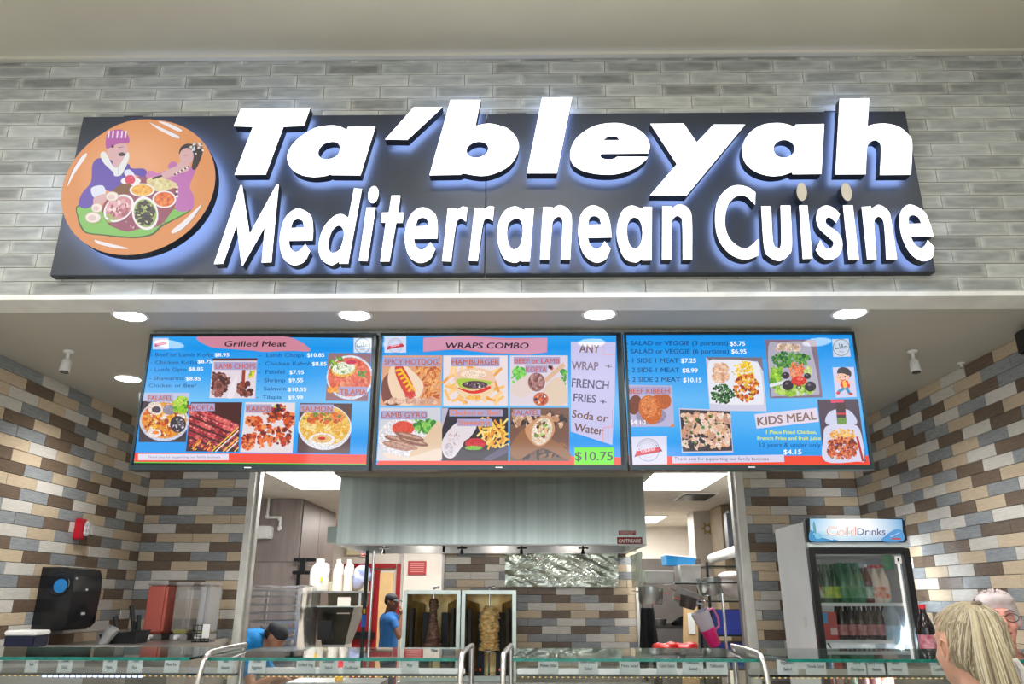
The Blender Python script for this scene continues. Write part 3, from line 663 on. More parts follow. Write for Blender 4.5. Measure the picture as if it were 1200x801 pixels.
# hot dog
p.poly([(56,125),(334,125),(328,360),(42,360)],(222,160,120)); p.blobs(190,130,332,340,150,8,20,[(232,150,80),(210,110,50),(244,180,110),(190,90,50)],asp=(.25,.4),rnd=g(20)); p.sp([(50,250),(110,200),(170,330),(130,356),(60,350)],(120,60,50))
p.sp([(86,190),(120,170),(180,320),(200,356),(120,350),(80,260)],(238,206,176)); p.sp([(120,180),(160,170),(240,250),(236,300),(200,350),(170,330)],(240,214,190)); p.sp([(112,178),(150,178),(205,290),(188,330),(160,310),(120,230)],(206,60,50)); p.blobs(150,270,210,330,14,6,12,[(220,50,60),(230,90,90)],rnd=g(21))
for i in range(6): p.line([(116+i*12,196+i*19),(140+i*10,190+i*17),(150+i*11,204+i*17)],10,(246,190,40))
p.blobs(50,320,330,358,30,8,18,[(210,160,140),(230,190,170)],rnd=g(22)); cap(p,58,133,320,176,'SPICY HOTDOG',62,168,26,250)
# hamburger
p.rect(338,125,640,360,(234,220,222)); gg=g(23)
for i in range(46): x=gg.uniform(350,620); y=gg.uniform(190,340); a=gg.uniform(0,6.28); p.line([(x-24*math.cos(a),y-24*math.sin(a)),(x+24*math.cos(a),y+24*math.sin(a))],13,gg.choice([(244,190,110),(236,160,70),(250,206,140)]))
p.ell(486,262,94,76,(238,200,160)); p.sp([(392,250),(410,200),(486,184),(560,200),(578,250),(486,262)],(236,196,166)); p.ell(480,212,60,20,(246,220,200)); p.sp([(400,240),(440,232),(500,238),(560,246),(556,262),(480,282),(420,276)],(170,200,70)); p.ell(486,262,60,18,(90,60,80)); p.blobs(430,246,545,282,30,4,9,[(120,90,110),(60,40,60),(200,210,180)],rnd=g(24)); p.sp([(410,276),(480,292),(555,268),(548,290),(486,304),(425,294)],(222,50,40)); p.sp([(404,282),(486,308),(568,280),(550,318),(486,332),(424,316)],(240,210,170)); p.blobs(430,310,560,334,16,8,12,[(246,190,90),(240,170,70)],rnd=g(25)); cap(p,374,133,602,176,'HAMBURGER',378,168,26,222)
# kofta wrap
p.rect(650,125,922,360,(222,210,222)); p.blobs(652,170,730,260,26,8,18,[(110,200,80),(70,170,70),(150,220,110)],rnd=g(26)); p.blobs(880,180,922,270,16,8,14,[(110,190,80),(60,150,70)],rnd=g(27))
p.sp([(655,270),(740,215),(780,240),(745,310),(680,320)],(226,206,200)); p.ell(775,250,40,44,(160,110,110)); p.blobs(735,205,815,290,50,6,12,[(180,130,130),(130,80,80),(200,160,150)],inside=(775,250,38,42),rnd=g(28)); p.sp([(800,300),(860,230),(905,250),(915,345),(840,358)],(224,200,180)); p.line([(820,240),(900,170)],20,(220,180,150)); p.ell(795,330,36,32,(206,110,80)); p.blobs(760,300,830,358,30,5,10,[(230,120,60),(180,60,50),(240,220,200),(50,50,90)],inside=(795,330,34,30),rnd=g(29)); cap(p,668,132,886,166,'BEEF or LAMB',672,162,24,210,(206,90,70)); cap(p,722,172,826,206,'KOFTA',726,202,24,96,(206,90,70)); p.blobs(826,170,862,200,8,6,10,[(240,100,60),(60,40,50)],rnd=g(30))
# lamb gyro
p.poly([(42,370),(326,370),(326,620),(26,618)],(206,206,216)); p.ell(150,510,118,90,(230,224,228)); p.ell(150,466,52,34,(222,80,60)); p.blobs(190,410,310,500,60,8,18,[(90,170,70),(60,140,60),(140,200,90)],inside=(250,452,60,44),rnd=g(31)); p.sp([(180,600),(240,520),(326,430),(326,600)],(226,196,164))
for i,(x,y) in enumerate(((130,520),(150,545),(200,530),(120,550),(180,505))): p.ell(x,y,70,15,[(150,100,84),(180,130,110)][i%2],14); p.ell(x,y-4,56,6,(200,160,140),14)
p.sp([(60,580),(180,600),(320,560),(322,616),(100,612)],(236,214,196)); cap(p,44,384,262,424,'LAMB GYRO',48,416,25,214,(180,90,60))
# shawarma
p.rect(332,370,642,620,(46,42,56)); p.poly([(332,372),(362,372),(332,470)],(190,180,200)); p.sp([(335,520),(400,440),(480,430),(490,470),(420,560),(380,606),(340,590)],(226,216,222)); p.blobs(345,480,420,590,24,4,9,[(190,150,150),(210,180,180)],rnd=g(32),asp=(.2,.4)); p.ell(364,566,22,32,(206,196,206)); gg=g(33)
for i in range(70): x=gg.uniform(500,630); y=gg.uniform(425,560); a=gg.uniform(0,6.28); p.line([(x-16*math.cos(a),y-16*math.sin(a)),(x+16*math.cos(a),y+16*math.sin(a))],9,gg.choice([(246,200,90),(240,180,60),(250,220,130),(230,150,50)]))
p.poly([(520,612),(640,540),(640,580),(560,618)],(90,80,110)); p.ell(486,545,56,36,(40,34,40)); p.ell(488,538,48,26,(206,40,50)); p.ell(480,558,40,10,(120,190,40)); cap(p,366,378,616,410,'Chicken or Beef',370,404,24,238,(226,120,50)); cap(p,404,422,566,456,'Shawarma',408,450,24,150,(226,120,50))
# falafel wrap
p.rect(650,370,928,620,(120,84,70)); p.blobs(650,380,928,470,50,14,30,[(190,140,110),(90,60,60),(220,180,150),(60,50,56)],asp=(.4,.7),rnd=g(34)); p.blobs(655,520,928,620,50,12,26,[(60,44,40),(110,70,40),(150,100,60),(40,34,34)],asp=(.4,.7),rnd=g(35)); p.sp([(650,560),(740,450),(850,520),(930,580),(926,616),(800,560),(690,612)],(150,100,66)); p.sp([(720,470),(780,420),(840,410),(860,480),(810,545),(760,540)],(206,150,110)); p.ell(800,480,46,66,(232,214,190),22); p.blobs(756,418,846,546,80,5,12,[(170,200,90),(150,100,60),(240,190,140),(120,170,80),(90,60,40),(236,226,210)],inside=(800,480,40,58),rnd=g(36)); cap(p,664,378,794,408,'FALAFEL',666,404,24,122)
p.poly([(36,618),(932,620),(934,598),(1170,602),(1172,646),(22,642)],RD)
p.poly([(936,60),(1146,62),(1142,310),(1130,545),(936,482)],(200,196,236)); p.line([(1088,62),(1088,120),(1142,122)],3,(236,170,160)); p.line([(1130,380),(1130,460),(1088,462),(1086,530)],3,(240,150,130))
BR_=(120,84,70)
for s,x,y,w_,h,c in (('ANY',976,110,92,38,BR_),('WRAP',940,190,124,38,(130,110,130)),('+',1096,186,30,24,(130,110,130)),('FRENCH',940,272,172,40,(90,84,120)),('FRIES',948,340,104,38,(90,84,120)),('+',1070,352,32,24,(90,84,120)),('Soda or',940,414,168,36,BR_),('Water',950,478,136,38,BR_)):
    p.text(s,x,y,h,c,w_,.025,rot=2 if s in('ANY','WRAP') else 4 if s in('FRENCH','FRIES') else 8)
p.rect(952,556,1138,636,(110,232,20)); p.text('$10.75',956,616,40,(60,64,60),176,.02)
# --- right screen
p=p3; p.frame(725,385,3.934)
bg(p,((20,26),(1078,28),(1158,628),(48,628)),[(0,(6,146,234)),(.3,(40,160,240)),(.5,(96,184,246)),(.68,(76,176,244)),(.82,(30,158,240)),(1,(6,146,236))])
p.poly([(46,588),(1150,584),(1158,628),(50,628)],RD)
DB3=(8,70,130)
for s,x,y,w_ in (('- SALAD or VEGGIE (3 portions)',34,76,470),('- SALAD or VEGGIE (6 portions)',34,114,474),('- 1 SIDE 1 MEAT',38,156,238),('- 2 SIDE 1 MEAT',40,200,240),('- 2 SIDE 2 MEAT',42,244,242)): p.text(s,x,y,21,DB3,w_,.022)
for s,x,y,w_ in (('$5.75',514,78,68),('$6.95',520,114,68),('$7.25',288,156,68),('$8.99',294,202,70),('$10.15',298,246,84)): p.text(s,x,y,20,WH,w_,.035)
# kibbeh
p.poly([(40,258),(246,262),(256,450),(48,452)],(186,180,214)); p.ell(75,350,30,46,(120,60,44),10); p.ell(200,330,44,40,(190,96,50),40); p.ell(150,400,70,40,(150,140,170)); p.ell(146,372,52,68,(206,106,48),-18); p.ell(140,358,36,48,(222,130,70),-18)
p.blobs(100,310,200,435,80,2,5,[(160,76,34),(236,160,100),(190,90,40)],inside=(146,372,46,60),rnd=g(40)); p.rect(42,266,242,302,LAV); p.text('BEEF KIBBEH',48,298,24,ORG,186,.022); p.text('$4.10',52,440,20,(250,246,255),72,.03); p.poly([(232,452),(256,436),(256,452)],(230,130,60))
# tray with rice
p.poly([(402,130),(660,132),(682,380),(420,378)],(206,204,226)); p.poly([(402,130),(660,132),(668,200),(640,150),(420,148)],(120,110,120)); p.sp([(414,160),(470,142),(620,150),(652,190),(668,330),(640,350),(440,346),(420,320)],(232,232,242))
p.blobs(424,150,516,256,80,8,16,[(232,190,160),(240,206,180),(216,160,130)],inside=(468,204,48,54),rnd=g(41)); p.blobs(518,142,630,250,120,4,9,[(246,206,40),(236,186,30),(250,220,80)],inside=(572,200,54,60),rnd=g(42)); p.blobs(524,205,652,342,170,5,12,[(226,120,50),(190,80,40),(240,160,80),(150,60,40),(236,190,60)],inside=(590,270,62,70),rnd=g(43)); p.blobs(422,248,544,350,170,4,9,[(50,110,50),(34,80,44),(120,160,110),(30,60,40)],inside=(482,300,60,50),rnd=g(44))
# salad
p.poly([(674,50),(910,50),(940,316),(698,320)],(130,110,130)); p.sp([(690,80),(740,64),(860,60),(890,100),(925,280),(900,304),(730,310),(702,290)],(176,172,192)); p.blobs(712,64,850,110,60,7,15,[(214,190,170),(190,160,140),(230,206,190)],inside=(782,88,70,26),rnd=g(45)); p.blobs(700,100,890,185,190,5,12,[(50,120,60),(80,150,70),(36,90,50),(120,170,80)],inside=(795,142,92,44),rnd=g(46)); p.blobs(694,170,760,265,70,7,16,[(140,190,50),(170,214,70),(100,160,50)],rnd=g(47)); p.blobs(780,150,860,230,40,7,14,[(232,130,90),(240,160,120),(220,110,70)],rnd=g(48)); p.blobs(850,170,895,225,24,7,13,[(190,210,120),(206,220,150)],rnd=g(49)); p.blobs(696,240,915,316,90,9,20,[(150,196,60),(190,220,110),(110,160,60),(206,214,200)],rnd=g(50),inside=(805,276,110,40)); p.line([(700,262),(780,240)],14,(226,226,236))
for x,y,r_ in ((770,215,18),(780,260,26),(870,218,16),(884,266,26),(830,270,12)): p.ell(x,y,r_,r_*.9,(44,34,50)); p.ell(x-r_*.2,y-r_*.3,r_*.3,r_*.2,(120,110,130))
p.ell(830,270,6,5,(200,220,130)); p.ell(831,240,36,22,(214,50,40)); p.ell(836,232,14,6,(240,120,100))
p.poly([(984,48),(1060,46),(1070,128),(990,130)],(204,214,234)); halal(p,1026,86,84)
# drawn child
p.poly([(986,178),(1084,176),(1098,314),(1000,318)],(206,206,236)); p.ell(1040,204,34,26,(44,40,50),20); p.ell(1034,222,30,25,(244,190,166)); p.sp([(1010,205),(1030,192),(1066,200),(1060,215),(1035,206)],(44,40,50)); p.ell(1022,222,3,4,(40,30,40)); p.ell(1044,220,3,4,(40,30,40)); p.line([(1024,234),(1034,239),(1044,233)],3,(190,60,60)); p.sp([(1020,246),(1056,240),(1066,270),(1034,276)],(226,60,50)); p.sp([(1032,244),(1046,242),(1052,272),(1040,274)],(244,190,60)); p.line([(1022,250),(1004,232)],8,(244,190,166)); p.line([(1060,250),(1076,244)],8,(244,190,166)); p.line([(1036,276),(1014,290)],14,(40,140,190)); p.line([(1050,274),(1064,296)],14,(40,140,190)); p.ell(1012,296,9,7,(220,60,50)); p.ell(1070,300,10,6,(220,60,50))
# kids meal
p.poly([(626,394),(914,364),(924,428),(636,460)],(226,214,232)); p.text('KIDS MEAL',642,446,38,(136,104,92),272,.03,rot=-6)
YEL=(226,232,40); p.text('1 Piece Fried Chicken,',680,484,17,YEL,234,.03); p.text('French Fries and fruit juice',640,512,17,YEL,292,.03); p.text('12 years & under only',650,544,19,(6,80,140),282,.018); p.text('$4.15',760,578,22,WH,82,.03)
p.poly([(916,326),(1104,324),(1140,612),(946,612)],(80,66,84)); p.poly([(976,326),(1040,326),(1036,340),(980,342)],(226,70,110)); p.sp([(960,440),(975,380),(1060,374),(1096,440)],(206,210,236)); p.poly([(1000,340),(1044,340),(1050,440),(1008,440)],(70,50,60)); p.rect(1008,410,1050,438,(110,150,70)); p.rect(1006,386,1046,396,(206,60,70)); p.sp([(944,500),(960,448),(1050,442),(1110,460),(1134,600),(1100,612),(950,610)],(214,212,236)); p.blobs(960,452,1100,520,90,6,14,[(240,180,80),(246,200,110),(230,150,60)],inside=(1035,490,68,36),rnd=g(51),asp=(.3,.5)); p.blobs(955,490,1110,606,240,5,12,[(190,80,50),(220,110,70),(150,50,40),(230,140,90),(120,40,36)],inside=(1030,552,80,60),rnd=g(52)); p.line([(1100,500),(1126,608)],10,(180,40,50))
# chicken tray
p.poly([(278,366),(514,374),(528,570),(292,574)],(206,200,220)); p.poly([(282,372),(512,380),(524,562),(296,566)],(58,54,66)); p.blobs(284,378,522,562,230,8,19,[(236,200,180),(226,180,150),(240,214,200),(214,160,120),(200,150,130)],rnd=g(53),asp=(.6,.95)); p.blobs(300,390,510,550,26,4,9,[(90,140,70),(60,100,50)],rnd=g(54)); p.blobs(290,480,420,560,26,6,12,[(50,46,56),(70,64,76)],rnd=g(55))
p.poly([(50,498),(222,494),(224,624),(54,626)],(222,220,240)); badge(p,136,558,140)
p.poly([(246,588),(762,580),(764,614),(248,620)],(214,210,236)); p.text('Thank you for supporting our family business',256,606,15,(96,90,120),436,.004)
for t,pp in ((T1,p1),(T2,p2),(T3,p3)): pp.build('display_picture',M_scr,t)
mb_=box('mounting_beam',(-2.02,3.905,2.945+.004),(1.78,3.95,ZN),M_steel); tag(mb_,'long steel beam above the menu screens fixed to the soffit','beam')
# ---------------------------------------------------------------- niche ceiling fittings
M_lamp=emat('downlight_lens',(255,255,255),9)
DL=[(-2.02,3.65,'leftmost round downlight in the soffit above the first menu screen'),(-.86,3.65,'second round downlight from the left above where two screens meet'),(.394,3.65,'third round downlight from the left above the Wraps Combo screen'),(1.666,3.65,'rightmost round downlight above the kids meal screen'),(-2.62,4.84,'round downlight behind the left menu screen near the tiled wall'),(-1.3,5.2,'added round downlight behind the Grilled Meat screen, mostly hidden'),(.3,5.2,'added round downlight behind the middle screen, hidden by it'),(2.0,4.6,'added unseen round downlight behind the right screen above the drinks fridge')]  # the last three are added unseen behind the screens to light the niche
for x,y,l in DL:
    t=empty('downlight',(x,y,ZN),l,'ceiling light','round downlights in the niche soffit')
    q=MB(); q.lathe([(.092,0),(.092,-.006),(.078,-.008),(.076,-.004)],n=28); q.build('trim_ring',M_white,t,smooth=True)
    q=MB(); q.lathe([(.076,-.009),(.02,-.0105)],n=28); q.build('lens',M_lamp,t)
    L_=bpy.data.lights.new('downlight_beam','SPOT'); L_.energy=76; L_.spot_size=R(135); L_.spot_blend=.9; L_.shadow_soft_size=.07; L_.color=(1,.98,.96)
    o=bpy.data.objects.new('downlight_beam',L_); C.objects.link(o); o.parent=t; o.location=(0,0,-.03)
def seccam(x,y,rot,label):
    t=empty('security_camera',(x,y,ZN),label,'camera','small white ceiling cameras',rz=rot); t.scale=(.82,.82,.88)
    q=MB(); q.lathe([(.036,0),(.036,-.008),(.03,-.014),(.012,-.018)],n=20); q.build('base',M_white,t,smooth=True)
    q=MB(); q.cyl((0,0,-.015),(0,.004,-.06),.011); q.ell((0,.004,-.062),(.014,.014,.014)); q.build('stem',M_white,t,smooth=True)
    q=MB(); q.tube([(0,.008,-.062),(0,.004,-.072),(0,-.004,-.125),(0,-.006,-.148)],[.022,.032,.034,.035],18); q.build('body',M_white,t,smooth=True)
    q=MB(); q.tube([(0,-.006,-.149),(0,-.0064,-.152)],[.031,.029],18); q.build('lens',M_black,t); return t
a=at(80.5,411,Z=ZN); seccam(a.x,a.y,.1,'white cylindrical camera on the soffit left of the Grilled Meat screen')
a=at(1069,411,Z=ZN); seccam(a.x,a.y,-.1,'white cylindrical camera on the soffit right of the menu screens')
a=at(1126,425,Z=ZN); t=empty('sprinkler_head',(a.x,a.y,ZN),'tiny white sprinkler head on the soffit by the right tiled wall','sprinkler')
q=MB(); q.lathe([(.022,0),(.022,-.004),(.008,-.008),(.007,-.03)],n=12); q.build('rosette',M_white,t); q=MB(); q.lathe([(.003,-.03),(.012,-.034),(.012,-.036)],n=12); q.build('deflector',M_chrome,t)
yf_=at(1194.5,400,X=2.66).y; zb_=at(1197,417,X=2.66).z; zt_=at(1197,388,X=2.66).z; t=empty('wall_speaker',(2.765,yf_-.06,zb_-.03),'black box speaker high on the right tiled wall','speaker')
q=MB(); q.bbox((-.13,-.24,.03),(-.03,.06,.03+zt_-zb_),.01); q.build('cabinet',M_black,t); q=MB(); q.box((-.03,-.1,.08),(-.004,-.02,.16)); q.build('bracket',M_black,t)
# ---------------------------------------------------------------- kitchen shell
S('wall_kitchen_back',(-4.2,12.9,0),(2.9,13.05,2.7),M_kwall)
S('wall_kitchen_right',(2.75,6.52,0),(2.9,12.9,2.7),M_kwall)
S('wall_kitchen_left',(-4.3,6.52,0),(-4.2,13.05,2.7),M_kwall)
clad=S('wall_cooler',(-4.2,9.12,0),(-2.6,10.75,2.699),M_steel2)
for a,b in (((-4.1,9.105,1.98),(-2.61,9.12,2.69)),((-4.1,9.105,1.2),(-2.61,9.12,1.972))): box('panel',a,b,mat('steel_cladding_panel',(172,160,158),.42,.6,(150,138,136),2,stretch=(6,6,.6)),clad)
for y0,y1 in ((9.13,9.9),(9.91,10.74)):
    for z0,z1 in ((1.2,1.95),(1.958,2.69)): box('panel',(-2.6,y0,z0),(-2.588,y1,z1),mat('dark_cladding_panel',(112,98,92),.45,.5,(96,84,78),2),clad)
wk=S('wall_kitchen_tiled',(-.81,8.11,0),(1.165,8.25,2.7),M_grout)
xa=at(618.3,692,Y=8.1).x-3*TPitch*.97
ER={0:"tgt",1:"wbwg",2:"gbw",3:"wwgb",4:"gtw",5:"???bwbtg",6:"???gbgbt",7:"???wtwtt",8:"???tbtbt",9:"???gwgwt",10:"???bwbgt",11:"????gwtt",12:"???tbgwg",13:"???gwtbg"}
zE=at(660,692.3,Y=8.1).z+.0369
for r in range(-3,18):
    z1=zE-(r-5)*RPitch*1.0; s=ER.get(r,"")
    course(wk,0,s,xa-(0 if r%2 else 0)+(TPitch*.97*.0 if r%2 else -TPitch*.5+.0)-(0),-.80,1.135,lambda u:(u,8.11),0,ztop=z1,pitch=TPitch*.97)
box('edge_strip',(1.135,8.09,.9),(1.165,8.11,2.03),M_trim,wk); box('edge_strip',(-.825,8.07,.9),(-.80,8.11,2.3),M_white,wk)
KL=[(-1.75,7.6,'big bright ceiling panel in the kitchen left of the hood'),(1.28,7.68,'big bright ceiling panel in the kitchen right of the hood'),(1.55,11.6,'small bright ceiling panel far back in the kitchen on the right'),(-1.6,11.3,'ceiling panel far back above the red door, hidden by the hood')]
for i,(x,y,l) in enumerate(KL):
    t=empty('ceiling_light',(x,y,2.70),l,'ceiling light','kitchen ceiling light panels'); sx,sy=(.62,.58) if i<2 else (.5,.5)
    box('frame',(-sx-.02,-sy-.02,-.012),(sx+.02,sy+.02,0),M_trim,t); box('diffuser',(-sx,-sy,-.016),(sx,sy,-.012),emat('panel_diffuser',(255,254,248),3.2),t)
    area('panel_light',(x,y,2.67),2*sx,72,(1,.98,.95),sy=2*sy)
t=empty('air_vent',(1.98,8.9,2.70),'grey louvred air vent in the kitchen ceiling on the right','vent')
box('frame',(-.2,-.3,-.012),(.2,.3,0),M_trim,t)
for k in range(7): box('slat',(-.17,-.26+k*.078,-.024),(.17,-.225+k*.078,-.012),M_bezel,t)
# bulkhead between the opening and the hood
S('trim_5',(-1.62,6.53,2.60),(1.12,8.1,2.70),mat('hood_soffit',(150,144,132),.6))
# ---------------------------------------------------------------- hood
h=empty('extractor_hood',(-.27,6.75,2.03),'wide stainless steel extractor hood hanging below the menu screens','hood')
def L3(v,p): return (v[0]-p[0],v[1]-p[1],v[2]-p[2])
q=MB(); x0,x1,hb,ht=-1.34,1.33,0,.57
M_hood=mat('hood_steel',(188,198,192),.28,1,(166,176,170),1.2,stretch=(14,14,.2),bump=.03,bscale=2)
q.bbox((x0,0,hb),(x1,.015,ht),.004); q.build('front_panel',M_hood,h)
box('side_panel',(x0,.015,0),(x0+.012,1.33,ht),M_hood,h); box('side_panel',(x1-.012,.015,0),(x1,1.33,ht),M_hood,h)
q=MB(); q.box((x0,1.32,0),(x1,1.335,ht)); q.box((x0+.02,.02,ht-.02),(x1-.02,1.32,ht)); q.build('back_panel',M_steel2,h)
q=MB(); q.box((x0,-.012,-.012),(x1,.05,.0)); q.box((x0,.05,-.012),(x0+.05,1.3,0)); q.box((x1-.05,.05,-.012),(x1,1.3,0)); q.box((x0,1.27,-.012),(x1,1.335,0)); q.build('lower_rim',M_steel2,h)
for k in range(6):
    q=MB(); a=x0+.12+k*.41; q.box((a,.30,.12),(a+.38,.34,.5)); q.box((a+.01,.29,.13),(a+.37,.30,.49)); q.build('grease_filter',M_dark,h)
q=MB(); b0=at(385,617,Y=6.8); b1=at(397,636,Y=6.8); q.bbox((b0.x+.27,.02,b1.z-2.03),(x0,.12,b0.z-2.03),.004); q.build('junction_box',mat('grey_green_metal',(168,184,178),.4,.4),h)
for px in (450,541,611,683):
    p=at(px,642,Y=7.3); q=MB(); X=p.x+.27; q.cyl((X,.55,.08),(X,.55,-.02),.008); q.cyl((X-.04,.55,-.0),(X+.05,.55,-.0),.008); q.cyl((X,.55,-.015),(X,.55,-.055),.012,.02); q.build('spray_nozzle',M_chrome if px in (450,) else M_black,h)
def plate(p,px0,py0,px1,py1,Y): 
    a=at(px0,py0,Y=Y)-p; b=at(px1,py1,Y=Y)-p; return a,b
a,b=plate(h.location,723,629,753,637,6.745); box('maker_plate',(a.x,-.006,b.z),(b.x,-.001,a.z),mat('red_plate',(150,50,56),.5),h)
pc=Pic(lambda x,y,k:at(x,y,Y=6.7425-k*1e-4)-h.location); pc.text('CAPTIVEAIRE',725,635.4,4.2,(240,235,235),26,.03); pc.rect(725,621.5,745,626.5,(160,70,74)); pc.line([(727,623),(743,623)],.8,(220,190,190)); pc.line([(727,625),(741,625)],.8,(220,190,190)); pc.build('plate_lettering',print_mat('plate_print',0),h)
for k,x in enumerate((-.8,0,.8)):  # lamps added inside the hood to brighten the tiled wall and broilers
    q=MB(); q.lathe([(.03,.30),(.055,.27),(.055,.22),(.03,.19)],(x,.75,0),n=16); q.build('added_hood_lamp',emat('added_hood_lamp_lit',(255,246,230),1.5),h,smooth=True)
    l_=bpy.data.lights.new('hood_fill_light','POINT'); l_.energy=4; l_.shadow_soft_size=.06; l_.color=(1,.96,.9); o=bpy.data.objects.new('hood_fill_light',l_); C.objects.link(o); o.parent=h; o.location=(x,.75,.13)
# foil sheets
random.seed(3)
q=MB(); fa=at(592,648,Y=8.08); fb=at(725,687,Y=8.08); n=46;m=16; vs=[];fs=[]
gN=[[random.uniform(-1,1) for _ in range(60)] for _ in range(60)]
def vn(x,y):
    i,j=int(x)%58,int(y)%58; fx,fy=x-int(x),y-int(y); fx=fx*fx*(3-2*fx); fy=fy*fy*(3-2*fy)
    return (gN[i][j]*(1-fx)+gN[i+1][j]*fx)*(1-fy)+(gN[i][j+1]*(1-fx)+gN[i+1][j+1]*fx)*fy
def sheet(q,P,nx,ny):
    vs=[P(i/nx,j/ny) for j in range(ny+1) for i in range(nx+1)]
    fs=[(j*(nx+1)+i,j*(nx+1)+i+1,(j+1)*(nx+1)+i+1,(j+1)*(nx+1)+i) for j in range(ny) for i in range(nx)]
    q.add(vs,fs)
def crum(u,v): return .010*abs(vn(u*9+v*4,v*4+3+u*2))+.022*abs(vn(u*4-v*2+20,v*3+u*4+9))+.007*abs(vn(u*18+v*6,v*7+u*5))+.002*abs(vn(u*36,v*14))
sheet(q,lambda u,v:(fa.x+(fb.x-fa.x)*u,8.085-crum(u,v),fb.z+(fa.z-fb.z)*v),64,22)
M_foil=mat('aluminium_foil',(206,214,204),.3,.9,(180,190,178),6)
o=q.build('foil_sheet',M_foil); tag(o,'crumpled aluminium foil sheet on the tiled kitchen wall under the hood','foil')
q=MB(); fz=at(735,688,Y=8.0).z; sheet(q,lambda u,v:(1.10-crum(u,v)*.5,7.25+u*.8,fz+v*(2.0-fz)),20,16); o=q.build('foil_shield',M_foil); tag(o,'foil covered side shield under the right end of the hood','foil')
